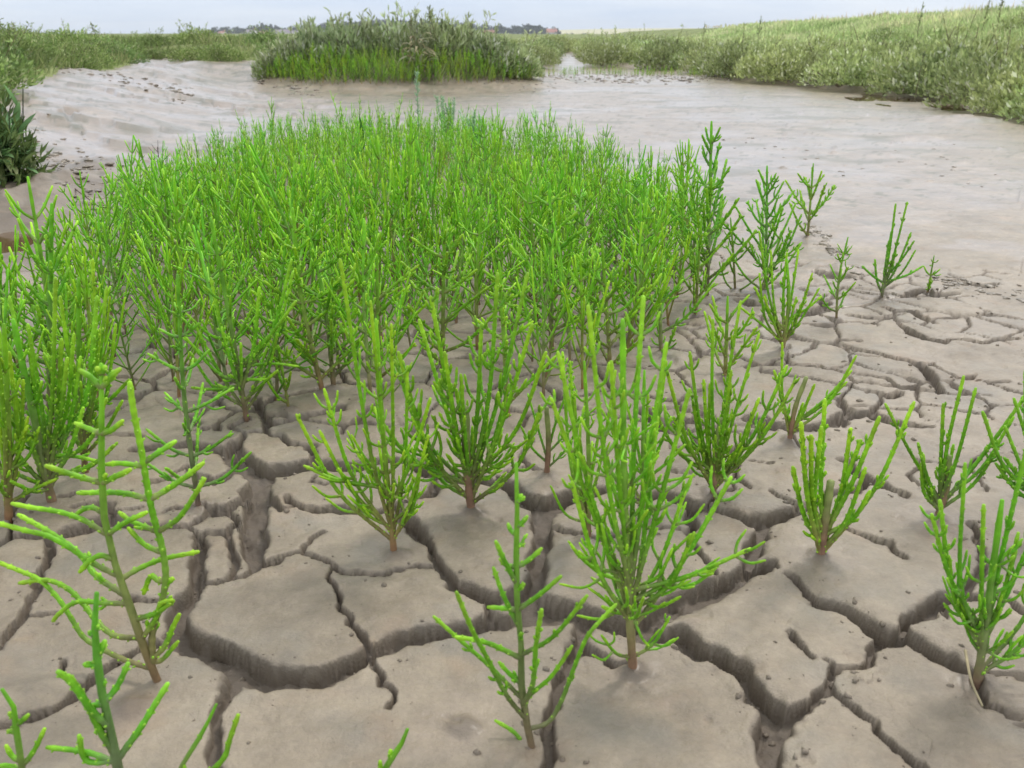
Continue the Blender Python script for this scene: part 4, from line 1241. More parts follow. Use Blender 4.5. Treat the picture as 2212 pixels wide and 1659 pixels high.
for _ in range(26000):
    y = srg.uniform(0.85, 4.75)
    x = srg.uniform(-0.8, 0.42) * y
    u, v = project(x, y, 0.0)
    if not in_poly(u, v, STAND):
        continue
    dmin = 0.054 if y < 1.6 else (0.045 if y < 2.2 else 0.036)
    if float(noise(np.array([x * 2.1]), np.array([y * 2.1]), 91)[0]) > 0.36 and y < 2.6:
        dmin = 0.10
    if not far_enough(x, y, dmin):
        continue
    gridc.setdefault((int(x // 0.1), int(y // 0.1)), []).append((x, y))
    hh = (srg.uniform(0.14, 0.245) if y < 2.1 else srg.uniform(0.09, 0.19)) * (1.28 if srg.random() < 0.09 else 1.0)
    spots.append((x, y, hh))
spots.sort(key=lambda s: -s[2] / s[1])
print('stand', len(spots), 'heroes', len(HEROES))
N_IND = 298 - len(HEROES)
N_PART = 110
protos = []
for k in range(9):
    rg = np.random.default_rng(300 + k)
    lean = rg.normal(0, 0.014, 2)
    ctrl = [np.array([0, 0, -0.06]), np.array([lean[0] * 0.3, lean[1] * 0.3, 0.5]) * np.array([1, 1, 0.17]), np.array([lean[0], lean[1], 0.17])]
    ctrl[0] = np.array([0, 0, -0.012])
    kind = k % 3
    parts = grow_samphire(ctrl, rg, lod='mid', Lf=(0.40, 0.50, 0.58)[kind], e0=(36, 50, 58)[kind], e1=(44, 68, 80)[kind], spacing=(0.0155, 0.0185, 0.022)[kind], t0=0.07,
                          r_stem=0.0021, r_br=0.0012, stubs=0.30, stublen=0.017, jointlen=0.010)
    protos.append(parts)
proto_mesh, proto_whole = [], []
for parts in protos:
    ms = []
    for nm, g in parts:
        if g.n:
            V, F, C = g.arrays()
            o = mesh_obj(nm, V, F, M_SAM, cols=C * [1.08, 1.11, 1.1])
            ms.append((nm, o.data))
            bpy.data.objects.remove(o)
    proto_mesh.append(ms)
    V, F, C = merge(parts).arrays()
    o = mesh_obj('samphire_plant', V, F, M_SAM, cols=C * [1.08, 1.11, 1.1])
    proto_whole.append(o.data)
    bpy.data.objects.remove(o)
for n_, (x, y, hh) in enumerate(spots[:N_IND]):
    k = int(srg.integers(len(protos)))
    scl = hh / 0.17
    rot = srg.uniform(0, 6.28)
    tilt = srg.normal(0, 0.07, 2)
    if n_ < N_PART:
        e = empty('samphire_plant', (x, y, tz(x, y)))
        lab_ = 'bright green samphire in the front ranks of the dense stand, one of many alike'
        for nm, me in proto_mesh[k]:
            o = bpy.data.objects.new(nm, me)
            COL.objects.link(o)
            o.parent = e
    else:
        e = bpy.data.objects.new('samphire_plant', proto_whole[k])
        COL.objects.link(e)
        e.location = (x, y, tz(x, y))
        lab_ = 'small bright green samphire deep in the dense stand, one of many alike'
    thing(e, lab_, 'samphire', 'samphire in the front ranks of the stand' if n_ < N_PART else 'samphire deep in the stand')
    e.rotation_euler = (tilt[0], tilt[1], rot)
    w = srg.uniform(0.88, 1.1) * (1.0 if y < 1.9 else 0.86)
    e.scale = (scl * w, scl * w, scl)

lows = []
for k in range(8):
    rg = np.random.default_rng(400 + k)
    lean = rg.normal(0, 0.014, 2)
    ctrl = [np.array([0, 0, -0.012]), np.array([lean[0] * 0.3, lean[1] * 0.3, 0.085]), np.array([lean[0], lean[1], 0.17])]
    lows.append(merge(grow_samphire(ctrl, rg, lod='low', Lf=(0.26, 0.40)[k % 2], e0=58, e1=82, spacing=0.021, r_stem=0.0019, r_br=0.0012, skip=0.10, t0=0.1)).arrays())

def scatter_low(name, pts, label, cat='samphire', tintf=None):
    Vs, Ts, Qs, Cs, off = [], [], [], [], 0
    for (x, y, hh) in pts:
        V, F, C = lows[int(srg.integers(len(lows)))]
        a = srg.uniform(0, 6.28); s_ = hh / 0.17
        ca, sa = math.cos(a), math.sin(a)
        tx, ty = srg.normal(0, 0.08, 2)
        W = np.stack([(V[:, 0] * ca - V[:, 1] * sa) * s_ + tx * V[:, 2] * s_ + x, (V[:, 0] * sa + V[:, 1] * ca) * s_ + ty * V[:, 2] * s_ + y, V[:, 2] * s_ + tz(x, y)], -1)
        Vs.append(W)
        yb = srg.uniform(-1, 1)
        tt = np.array([1 + 0.22 * yb, 1, 1 - 0.1 * yb]) * srg.uniform(0.85, 1.12)
        Cs.append(C * (tt * np.array([1.10, 1.13, 1.1]) if tintf is None else tt * tintf))
        for f in F:
            (Qs if f.shape[1] == 4 else Ts).append(f + off)
        off += len(V)
    o = mesh_obj(name, np.concatenate(Vs), [np.concatenate(Qs), np.concatenate(Ts)], M_SAM, cols=np.concatenate(Cs))
    o['kind'] = 'stuff'
    o['label'] = label
    return o
scatter_low('samphire_thicket', spots[N_IND:], 'crowded small samphire at the back of the stand')

# fringe of seedlings round the mound
fr = []
for _ in range(4000):
    a = srg.uniform(math.pi * 1.02, math.pi * 1.98)
    e_ = srg.uniform(0.74, 1.12)
    x = MOUND_C[0] + math.cos(a) * MOUND_R[0] * e_
    y = MOUND_C[1] + math.sin(a) * MOUND_R[1] * e_
    if not far_enough(x, y, 0.045):
        continue
    gridc.setdefault((int(x // 0.1), int(y // 0.1)), []).append((x, y))
    fr.append((x, y, srg.uniform(0.13, 0.20) * (1.1 - 0.35 * max(0, (e_ - 0.98) / 0.14))))
fr = fr[:760]
for _ in range(160):
    u = srg.uniform(1160, 1560); v = srg.normal(166, 4)
    g = ground(u, v)
    fr.append((g[0], g[1], srg.uniform(0.06, 0.12)))
scatter_low('samphire_fringe', fr, 'fringe of fine green samphire seedlings round the mound', tintf=np.array([1.6, 1.35, 1.2]))

# ------------------------------------------------------------------ bank vegetation
brg = np.random.default_rng(77)
def bush_proto(seed, rad, hgt, n, pal, leafL=0.030, leafW=0.0125, shoots=0):
    rg = np.random.default_rng(seed)
    th = rg.uniform(0, 6.28, n)
    zz = rg.uniform(-0.05, 1, n)
    rr = np.sqrt(np.maximum(0, 1 - zz ** 2))
    d = np.stack([rr * np.cos(th), rr * np.sin(th), zz], -1)
    lump = 1 + 0.28 * noise(d[:, 0] * 2.2 + seed, d[:, 1] * 2.2 + d[:, 2], seed) + 0.14 * noise(d[:, 0] * 6 + seed, d[:, 1] * 6 + d[:, 2] * 5, seed + 1)
    rad_ = rg.random(n) ** 0.3 * lump
    P = d * np.array([rad, rad, hgt]) * rad_[:, None]
    P[:, 2] = np.maximum(P[:, 2], 0.0)
    Dv = d * 0.55 + UP * 0.65 + rg.normal(0, 0.42, (n, 3))
    Nn = rg.normal(0, 1, (n, 3))
    k = rg.random(n)[:, None]
    C = np.asarray(pal[0]) * (1 - k) + np.asarray(pal[1]) * k
    C = C * rg.uniform(0.75, 1.25, (n, 1))
    sil = rg.random(n) < 0.10
    C[sil] = np.asarray(pal[2])
    g = Geo()
    kites(g, P, Dv, Nn, leafL * rg.uniform(0.6, 1.3, n), leafW * rg.uniform(0.7, 1.2, n), C, 0.05)
    gs = Geo()
    for i in range(16 + shoots):
        a = rg.uniform(0, 6.28)
        q = rg.random() ** 0.5
        tip = np.array([math.cos(a) * rad * q, math.sin(a) * rad * q, hgt * math.sqrt(max(0.05, 1 - q * q)) * rg.uniform(0.8, 1.02)])
        if i >= 16:
            tip[2] = hgt * rg.uniform(1.15, 1.6)
        P2 = np.array([[tip[0] * 0.15, tip[1] * 0.15, -0.02], [tip[0] * 0.6, tip[1] * 0.6, tip[2] * 0.5], tip])
        tube(gs, P2, np.array([0.003, 0.0022, 0.0012]), 3, np.tile([0.12, 0.085, 0.05], (3, 1)))
        if i >= 16:
            m = 14
            t = rg.uniform(0.4, 1, m)
            q2 = P2[0] + (P2[2] - P2[0]) * t[:, None]
            kites(g, q2, rg.normal(0, 0.6, (m, 3)) + UP * 0.8, rg.normal(0, 1, (m, 3)), np.full(m, leafL), np.full(m, leafW * 0.8), np.tile(np.asarray(pal[1]), (m, 1)))
    return g, gs

def proto_pair(g, gs):
    out = []
    for nm, gg, mt in (('foliage', g, M_LEAF), ('stems', gs, M_TWIG)):
        V, F, C = gg.arrays()
        o = mesh_obj(nm, V, F, mt, cols=C, smooth=False)
        out.append((nm, o.data)); bpy.data.objects.remove(o)
    return out
PAL_R = [(0.245, 0.310, 0.100), (0.480, 0.545, 0.240), (0.680, 0.710, 0.480)]
PAL_L = [(0.130, 0.215, 0.050), (0.290, 0.385, 0.125), (0.48, 0.52, 0.26)]
PAL_S = [(0.220, 0.300, 0.110), (0.440, 0.510, 0.270), (0.720, 0.740, 0.580)]
PB = {'R': [proto_pair(*bush_proto(500 + k, 0.24, 0.19, 2000, PAL_R, shoots=k)) for k in range(4)],
      'L': [proto_pair(*bush_proto(520 + k, 0.25, 0.24, 2000, PAL_L, leafL=0.036, leafW=0.012, shoots=3 + k * 2)) for k in range(4)],
      'S': [proto_pair(*bush_proto(540 + k, 0.24, 0.22, 1100, PAL_S, leafL=0.056, leafW=0.017, shoots=5 + k)) for k in range(3)]}

def put_bush(kind, x, y, s_, label, group, sz=1.0, name='purslane_bush', z=None):
    k = int(brg.integers(len(PB[kind])))
    e = empty(name, (x, y, (tz(x, y) if z is None else z) - 0.015))
    e.rotation_euler = (brg.normal(0, 0.06), brg.normal(0, 0.06), brg.uniform(0, 6.28))
    e.scale = (s_, s_, s_ * sz)
    for nm, me in PB[kind][k]:
        o = bpy.data.objects.new(nm, me)
        COL.objects.link(o)
        o.parent = e
    thing(e, label, 'shrub', group)
    return e

placed = []
def spaced(x, y, d):
    for a, b in placed:
        if (a - x) ** 2 + (b - y) ** 2 < d * d:
            return False
    placed.append((x, y))
    return True
nR = nL = 0
# fringe of bushes along the edge of the turf, then thinner up the bank
cand = []
for _ in range(30000):
    y = math.exp(brg.uniform(math.log(3.2), math.log(26)))
    x = brg.uniform(-0.75, 0.85) * y
    cand.append((x, y))
cand = np.array(cand)
csd = veg_sd(cand[:, 0], cand[:, 1])
cem = mound_sd(cand[:, 0], cand[:, 1])
for (x, y), d, em_ in zip(cand, csd, cem):
    if d < 0.0 or em_ < 0.25:
        continue
    left = x < 0.03 * y and x < 0.3
    if left:
        if nL >= 118: continue
        dm = 0.27 if d < 0.9 else (0.40 if d < 3 else 0.6 + 0.03 * y)
        if d < 2.2 or brg.random() < 0.35:
            if spaced(x, y, dm):
                nL += 1
                put_bush('L', x, y, brg.uniform(0.75, 1.35), 'dark green salt marsh shrub on the left bank, one of many alike', 'marsh shrubs on the left bank', name='marsh_shrub', sz=0.62)
    else:
        if nR >= 165: continue
        dm = 0.23 if d < 0.7 else (0.34 if d < 1.2 else 1.1)
        if d < 0.75 or (d < 3.0 and brg.random() < 0.10):
            if spaced(x, y, dm):
                nR += 1
                put_bush('R', x, y, brg.uniform(0.85, 1.75) * (1 if d < 0.8 else 0.75), 'low grey-green purslane bush on the right bank, one of many alike', 'purslane bushes along the right bank')
print('bushes', nL, nR)

# the mound: silvery bushes, tall dry stalks
for k, (u, v, s_, zz) in enumerate([(600,150,0.75,.05),(640,140,0.95,.10),(690,135,1.0,.14),(745,130,1.05,.16),(800,128,1.05,.17),(850,125,1.1,.17),(905,140,1.0,.15),(960,132,1.1,.16),(1010,135,1.0,.15),(1060,135,0.95,.13),(1105,132,0.9,.10),
                                   (700,120,0.95,.17),(780,115,1.0,.17),(870,110,1.05,.18),(950,112,1.0,.17),(1030,118,0.9,.15),(1130,140,0.7,.05)]):
    y = 8.72 + 0.10 * (k % 3) if k < 11 else 9.3
    if k == 16: y = 8.9
    p = at_depth(u, v, y)
    put_bush('S', p[0], y, s_ * 1.18, 'silvery narrow-leaved bush on the mud mound, one of several alike', 'silvery bushes on the mound', sz=1.05, name='silver_bush')

def stalk(x, y, z, hgt, seed, label, col=(0.17, 0.15, 0.08), leafy=True, head=True):
    rg = np.random.default_rng(seed)
    e = empty('tall_stalk_plant', (x, y, z))
    thing(e, label, 'plant', 'tall stalks on the banks')
    lean = rg.normal(0, 0.05, 2) * hgt
    gs, gl = Geo(), Geo()
    P = np.array([[0, 0, -0.02], [lean[0] * 0.4, lean[1] * 0.4, hgt * 0.5], [lean[0], lean[1], hgt]])
    Ps, _ = curve_pts(P, 6)
    tube(gs, Ps, np.linspace(0.0038, 0.0018, 6), 4, np.tile(col, (6, 1)))
    for i in range(int(5 + hgt * 10)):
        t = rg.uniform(0.35, 0.98)
        b0 = P[0] + (P[2] - P[0]) * t
        a = rg.uniform(0, 6.28)
        d = np.array([math.cos(a) * 0.5, math.sin(a) * 0.5, 0.85])
        L = hgt * 0.22 * (1.1 - t) + 0.02
        tube(gs, np.array([b0, b0 + d * L * 0.5, b0 + d * L]), np.array([0.0016, 0.0013, 0.001]), 3, np.tile(col, (3, 1)))
        m = 9
        tt = rg.uniform(0.3, 1.1, m)
        kites(gl, b0 + np.outer(tt, d * L), rg.normal(0, 0.5, (m, 3)) + UP * 0.7, rg.normal(0, 1, (m, 3)), np.full(m, 0.022), np.full(m, 0.008), np.array([[0.22, 0.28, 0.11]]) * rg.uniform(0.7, 1.4, (m, 1)))
    m = 22
    tt = rg.uniform(0.82, 1.05, m)
    kites(gl, P[2] * tt[:, None], rg.normal(0, 0.35, (m, 3)) + UP, rg.normal(0, 1, (m, 3)), np.full(m, 0.02), np.full(m, 0.009), np.array([[0.23, 0.25, 0.12]]) * rg.uniform(0.6, 1.4, (m, 1)))
    gs.obj('stem', M_TWIG, e)
    gl.obj('leaves', M_LEAF, e, smooth=False)
STK = [(928, 18, 8.55, 'tallest leafy stalk on the mound, reaching into the sky'), (885, 34, 8.6, 'leafy stalk just left of the tallest one on the mound'), (915, 48, 8.4, 'brown seed-headed stalk in front of the tallest one on the mound'),
       (1018, 50, 8.8, 'stalk with a small seed head near the right of the mound'), (756, 32, 8.9, 'thin bare stalk on the left part of the mound'), (810, 40, 9.1, 'thin stalk on the mound behind the bushes'),
       (858, 42, 8.9, 'leafy stalk on the middle of the mound'), (955, 46, 8.7, 'leafy stalk right of the tallest one on the mound'), (722, 52, 8.9, 'slanting stalk at the left shoulder of the mound'), (980, 60, 8.6, 'short leafy stalk right of the mound\'s middle'),
       (652, 44, 11.5, 'bare stalk standing left of the mound against the village'), (1090, 88, 9.0, 'low stalk on the right shoulder of the mound'),
       (415, 50, 15.0, 'bushy stalk above the left bank'), (205, 54, 10.0, 'thin stalk above the far left bank'), (428, 58, 14.0, 'second bushy stalk above the left bank'), (388, 60, 14.5, 'shorter bushy stalk above the left bank'),
       (1520, 52, 16.0, 'dark dock stalk on the right bank crest, leftmost'), (1990, 10, 11.0, 'dark dock stalk on the right bank crest near the edge'), (1640, 40, 13.0, 'dark dock stalk in the middle of the right bank crest'), (2130, 6, 10.0, 'dry brown stalk at the right end of the bank crest'), (2165, 4, 9.6, 'rightmost dry brown stalk on the bank crest'),
       (1990, 120, 6.9, 'tall thin grass-like stalk on the right bank slope')]
for k, (u, v, y, lb) in enumerate(STK):
    p = at_depth(u, v, y)
    z = tz(p[0], y)
    stalk(p[0], y, z, max(p[2] - z, 0.16), 700 + k, lb)

# big drooping leaves at the foot of the mound
def blade_leaf(L, W, droop, col, tipcol, n=6, cup=0.18):
    t = np.linspace(0, 1, n)
    w = W * np.sin(np.clip(t * 1.02 + 0.02, 0, 1) * math.pi) ** 0.75 * (1 - 0.25 * t)
    w[0] = W * 0.18
    ang = R(62) - droop * t
    dx = np.cumsum(np.concatenate([[0], np.cos(ang[:-1]) * L / (n - 1)]))
    dz = np.cumsum(np.concatenate([[0], np.sin(ang[:-1]) * L / (n - 1)]))
    V, C = [], []
    for i in range(n):
        for s_ in (-0.5, 0, 0.5):
            V.append([dx[i], s_ * w[i], dz[i] + abs(s_) * w[i] * cup * 2])
            C.append(np.asarray(col) * (1 - t[i]) + np.asarray(tipcol) * t[i] + (np.array([0.03, 0.04, 0.02]) if s_ == 0 else 0))
    Q = []
    for i in range(n - 1):
        for j in range(2):
            Q.append([i * 3 + j, i * 3 + j + 1, i * 3 + 4 + j, i * 3 + 3 + j])
    return np.array(V), np.array(Q), np.array(C)

def leaf_meshes(specs, mat):
    out = []
    for sp in specs:
        V, Q, C = blade_leaf(*sp)
        o = mesh_obj('leaf', V, Q, mat, cols=C)
        out.append(o.data); bpy.data.objects.remove(o)
    return out

LD = leaf_meshes([(0.108, 0.032, R(70.000), (0.132, 0.220, 0.066), (0.220, 0.316, 0.097)), (0.135, 0.030, R(40.000), (0.115, 0.228, 0.078), (0.211, 0.351, 0.132)),
                  (0.117, 0.038, R(110.000), (0.158, 0.228, 0.070), (0.298, 0.324, 0.123)), (0.090, 0.024, R(15.000), (0.123, 0.263, 0.088), (0.228, 0.412, 0.167))], M_LEAF)
LS = leaf_meshes([(0.16, 0.028, R(90), (0.20, 0.23, 0.12), (0.34, 0.34, 0.22)), (0.13, 0.022, R(130), (0.24, 0.25, 0.14), (0.42, 0.33, 0.19))], M_LEAF)
# dark-leaved aster at the left edge
c0 = ground(-12, 420)
aster = empty('sea_aster', tuple(c0))
thing(aster, 'dark green broad-leaved clump on the mud at the left edge', 'plant')
gst = Geo()
lr = np.random.default_rng(31)
for i in range(24):
    a = lr.uniform(0, 6.28); rr = lr.uniform(0.01, 0.13); hh = lr.uniform(0.17, 0.33)
    tip = np.array([math.cos(a) * rr, math.sin(a) * rr, hh])
    tube(gst, np.array([tip * [0.3, 0.3, -0.05], tip * [0.8, 0.8, 0.5], tip]), np.array([0.004, 0.003, 0.002]), 4, np.tile([0.06, 0.08, 0.03], (3, 1)))
    for j in range(3):
        t = 0.35 + 0.65 * j / 3
        o = bpy.data.objects.new('leaf', LD[3 if t > 0.5 else 1])
        COL.objects.link(o); o.parent = aster
        o.location = tuple(tip * np.array([0.3 + 0.7 * t, 0.3 + 0.7 * t, t]))
        s_ = (1.35 - 0.45 * t) * lr.uniform(0.8, 1.25)
        o.scale = (s_, s_, s_)
        o.rotation_euler = (lr.normal(0, 0.3), lr.normal(0.15, 0.35) - 0.1 * t, lr.uniform(0, 6.28))
for i in range(150):
    o = bpy.data.objects.new('leaf', LD[int(lr.integers(3))])
    COL.objects.link(o); o.parent = aster
    a = lr.uniform(0, 6.28)
    o.location = (math.cos(a) * lr.uniform(0, 0.05), math.sin(a) * lr.uniform(0, 0.05), lr.uniform(0.005, 0.11))
    s_ = lr.uniform(0.8, 1.25)
    o.scale = (s_, s_, s_)
    o.rotation_euler = (lr.normal(0, 0.25), lr.uniform(0.1, 0.75), a)
gst.obj('stem', M_LEAF, aster)
bfol, _ = bush_proto(590, 0.155, 0.31, 1500, [(0.10, 0.165, 0.045), (0.20, 0.285, 0.085), (0.30, 0.36, 0.16)], leafL=0.046, leafW=0.010)
bfol.obj('foliage', M_LEAF, aster, smooth=False)

# pale big-leaved plant at the mound's foot
pb = at_depth(905, 176, 8.25)
beet = empty('silver_leaved_plant', (pb[0], 8.25, tz(pb[0], 8.25) - 0.01))
thing(beet, 'pale big-leaved plant with drooping outer leaves at the front foot of the mound', 'plant')
for i in range(60):
    o = bpy.data.objects.new('leaf', LS[int(lr.integers(2))])
    COL.objects.link(o); o.parent = beet
    a = lr.uniform(0, 6.28)
    o.location = (math.cos(a) * 0.05, math.sin(a) * 0.05, lr.uniform(0.01, 0.30))
    s_ = lr.uniform(0.7, 1.3)
    o.scale = (s_, s_, s_)
    o.rotation_euler = (lr.normal(0, 0.3), lr.uniform(-0.2, 0.6), a)

# sea blite shoots and a single broad blade among the samphire
def feathery(u, v, y, label, seed, n=1, rad=0.0, leafL=0.014, col=(0.36, 0.54, 0.33)):
    rg = np.random.default_rng(seed)
    tipw = at_depth(u, v, y)
    e = empty('sea_blite', (tipw[0], y, tz(tipw[0], y)))
    thing(e, label, 'plant', 'blue-green sea blite in the stand')
    hh = tipw[2] - tz(tipw[0], y)
    gs, gl = Geo(), Geo()
    for i in range(n):
        a = rg.uniform(0, 6.28); r_ = rad * rg.random() ** 0.5
        h2 = hh * (1 if i == 0 else rg.uniform(0.75, 1.0))
        tip = np.array([math.cos(a) * r_, math.sin(a) * r_, h2])
        P = np.array([tip * [0.2, 0.2, -0.03], tip * [0.6, 0.6, 0.5], tip])
        tube(gs, P, np.array([0.003, 0.0022, 0.0012]), 4, np.tile([0.24, 0.36, 0.18], (3, 1)))
        m = 110 if n == 1 else 60
        t = rg.uniform(0.35, 1, m)
        pp = np.stack([np.interp(t, [0, .5, 1], P[:, k]) for k in range(3)], -1)
        d = np.stack([np.cos(np.arange(m) * 2.4), np.sin(np.arange(m) * 2.4), np.full(m, 0.9)], -1)
        cones(gl, pp, d, leafL * rg.uniform(0.7, 1.2, m) * (1.15 - 0.4 * t), np.full(m, 0.0013), 3, np.tile(np.asarray(col) * 0.8, (m, 1)), np.tile(np.asarray(col) * 1.25, (m, 1)), 2)
    gs.obj('stem', M_SAM, e)
    gl.obj('leaves', M_SAM, e)
feathery(900, 158, 3.7, 'pale blue-green shoot standing clear above the back of the stand', 61, leafL=0.020)
feathery(968, 205, 3.9, 'blue-green feathery tuft left of two at the back of the stand', 62, n=7, rad=0.07, leafL=0.018, col=(0.30, 0.50, 0.26))
feathery(1030, 240, 3.7, 'blue-green feathery tuft right of two at the back of the stand', 63, n=7, rad=0.07, leafL=0.018, col=(0.28, 0.48, 0.25))
bl = at_depth(800, 330, 3.2)
o = mesh_obj('broad_leaf_blade', blade_leaf(0.17, 0.022, R(-25), (0.03, 0.13, 0.015), (0.04, 0.17, 0.02), 7)[0], blade_leaf(0.17, 0.022, R(-25), (0, 0, 0), (0, 0, 0), 7)[1], M_LEAF, cols=np.tile([0.035, 0.15, 0.018], (21, 1)))
o.location = (bl[0] - 0.03, 3.2, 0.03); o.rotation_euler = (0, R(-18), R(60))
thing(o, 'single dark green broad blade rising through the samphire', 'leaf')

# dark dead twig at the left shoulder of the stand, and a twig on the mud
def twig(name, pts, r0, r1, label, col, cat, side=6, seed=0):
    rg = np.random.default_rng(seed)
    g = Geo()
    P, L = curve_pts(pts, 14)
    tube(g, P, np.linspace(r0, r1, 14), 5, np.tile(col, (14, 1)))
    for i in range(side):
        k = rg.integers(3, 13)
        d = rg.normal(0, 1, 3); d[2] = abs(d[2])
        d /= np.linalg.norm(d)
        ll = L * rg.uniform(0.08, 0.2)
        tube(g, np.array([P[k], P[k] + d * ll * 0.5, P[k] + d * ll + np.array([0, 0, ll * 0.2])]), np.array([r1, r1 * 0.8, r1 * 0.5]), 4, np.tile(col, (3, 1)))
    thing(g.obj(name, M_TWIG), label, cat)
ya = 3.1
twig('dead_twig', [at_depth(372, 450, ya), at_depth(362, 390, ya), at_depth(345, 350, ya), at_depth(340, 318, ya)], 0.0022, 0.0012, 'dark dead twig sticking up at the left shoulder of the stand', (0.035, 0.025, 0.025), 'twig', 16, 1)
twig('fallen_twig', [ground(150, 398, 0.03), ground(175, 418, 0.028), ground(202, 438, 0.012)], 0.0022, 0.0014, 'thin brown twig lying on rough mud beside the dark-leaved clump', (0.09, 0.06, 0.04), 'twig', 1, 2)
twig('straw_stalk', [ground(2085, 1405, 0.012), ground(2098, 1470, 0.010), ground(2122, 1525, 0.004)], 0.0012, 0.0008, 'short dry straw lying over a crack near the bottom right corner', (0.36, 0.30, 0.18), 'straw', 0, 3)

# ------------------------------------------------------------------ grass and herbage
gr = np.random.default_rng(90)
def grass(n, yl, yh, name, label, hmin, hmax, pal, ul=-0.8, uh=0.9, cond=None, lean=0.55, wk=0.0011):
    lgy = gr.uniform(math.log(yl), math.log(yh), n)
    y = np.exp(lgy); x = gr.uniform(ul, uh, n) * y
    z, d, em_, _, _ = terrain(x, y, True)
    ok = (d > 0.08) if cond is None else cond(x, y, d, em_)
    x, y, z, d = x[ok], y[ok], z[ok], d[ok]
    m = len(x)
    f = np.clip(0.5 + 0.9 * fbm(x * 0.55, y * 0.55, 95, 4), 0, 1)
    p = np.clip(f + gr.normal(0, 0.22, m), 0, 1)[:, None]
    C = np.where(p < 0.5, np.asarray(pal[0]) + (np.asarray(pal[1]) - np.asarray(pal[0])) * p * 2, np.asarray(pal[1]) + (np.asarray(pal[2]) - np.asarray(pal[1])) * (p - 0.5) * 2)
    C = C * gr.uniform(0.75, 1.25, (m, 1))
    L = gr.uniform(hmin, hmax, m) * (0.75 + 0.5 * f)
    W = np.maximum(0.004, wk * y) * gr.uniform(0.7, 1.3, m)
    Dv = np.stack([gr.normal(0.10, lean, m), gr.normal(0, lean, m), np.ones(m)], -1)
    Nn = np.stack([gr.normal(0, 0.5, m), -np.ones(m), gr.normal(0, 0.5, m)], -1)
    g = Geo()
    kites(g, np.stack([x, y, z - 0.01], -1), Dv, Nn, L, W, C, 0.06)
    o = g.obj(name, M_GRASS, smooth=False)
    o['kind'] = 'stuff'; o['label'] = label
PALG = [(0.300, 0.410, 0.145), (0.540, 0.650, 0.290), (0.70, 0.70, 0.40)]
grass(130000, 4.5, 40, 'bank_grass', 'pale wispy grass over the right bank', 0.06, 0.16, PALG, ul=0.05, cond=lambda x, y, d, e: (d > 0.25) & (x > 0.10 * y) & (y < 40))
grass(70000, 4.0, 45, 'marsh_grass', 'green marsh grass on the left bank and the plain behind', 0.06, 0.18, [(0.125, 0.185, 0.05), (0.25, 0.32, 0.11), (0.38, 0.39, 0.18)], uh=0.25, cond=lambda x, y, d, e: (d > 0.05) & ~((x > 0.10 * y)) & (e > 0.3))
grass(9000, 8.0, 10.4, 'mound_grass', 'yellow-green grass over the mound', 0.08, 0.24, [(0.15, 0.25, 0.05), (0.29, 0.38, 0.12), (0.45, 0.45, 0.24)], ul=-0.3, uh=0.06, cond=lambda x, y, d, e: (e < 0.05), wk=0.0009)
def crest(x, y, d, e):
    t = (x - (0.097 * y + 1.8)) / 4.2
    return (t > 0.8) & (t < 1.3) & (d > 0.3)
grass(9000, 7, 60, 'crest_grass', 'straw-coloured flowering grass along the crest of the right bank', 0.08, 0.22, [(0.42, 0.46, 0.22), (0.62, 0.58, 0.34), (0.62, 0.48, 0.34)], ul=0.1, cond=crest, wk=0.0009, lean=0.2)

# ------------------------------------------------------------------ clods and crumbs of mud
SPH = []
for i in range(4):
    for j in range(7):
        th, ph = math.pi * (i + 0.5) / 4, 2 * math.pi * (j + 0.5 * (i % 2)) / 7
        SPH.append((math.sin(th) * math.cos(ph), math.sin(th) * math.sin(ph), math.cos(th)))
SPH = np.array(SPH + [(0, 0, 1), (0, 0, -1)])
SQ, STt = [], []
for i in range(3):
    for j in range(7):
        SQ.append([i * 7 + j, (i + 1) * 7 + j, (i + 1) * 7 + (j + 1) % 7, i * 7 + (j + 1) % 7])
for j in range(7):
    STt.append([28, j, (j + 1) % 7]); STt.append([29, 21 + (j + 1) % 7, 21 + j])
SQ, STt = np.array(SQ), np.array(STt)
def clods(name, P, S_, label, flat=0.55, wet=0.3, alg=0.0, shade_damp=0.25):
    m = len(P)
    k = np.arange(m)[:, None]
    rough = 1 + 0.28 * gr.normal(0, 1, (m, 30))
    V = SPH[None] * rough[:, :, None] * S_[:, None, None]
    V[:, :, 0] *= gr.uniform(0.8, 1.6, (m, 1)); V[:, :, 2] *= flat
    a = gr.uniform(0, 6.28, m)
    Vx = V[:, :, 0] * np.cos(a)[:, None] - V[:, :, 1] * np.sin(a)[:, None]
    Vy = V[:, :, 0] * np.sin(a)[:, None] + V[:, :, 1] * np.cos(a)[:, None]
    V = np.stack([Vx, Vy, V[:, :, 2]], -1) + P[:, None, :]
    Q = (k[:, :, None] * 30 + SQ[None]).reshape(-1, 4)
    T = (k[:, :, None] * 30 + STt[None]).reshape(-1, 3)
    nV = m * 30
    o = mesh_obj(name, V.reshape(-1, 3), [Q, T], M_MUD, attrs={'wet': np.full(nV, wet), 'algae': np.full(nV, alg), 'shade_damp': np.full(nV, shade_damp)})
    o['kind'] = 'stuff'; o['label'] = label
pts, sz = [], []
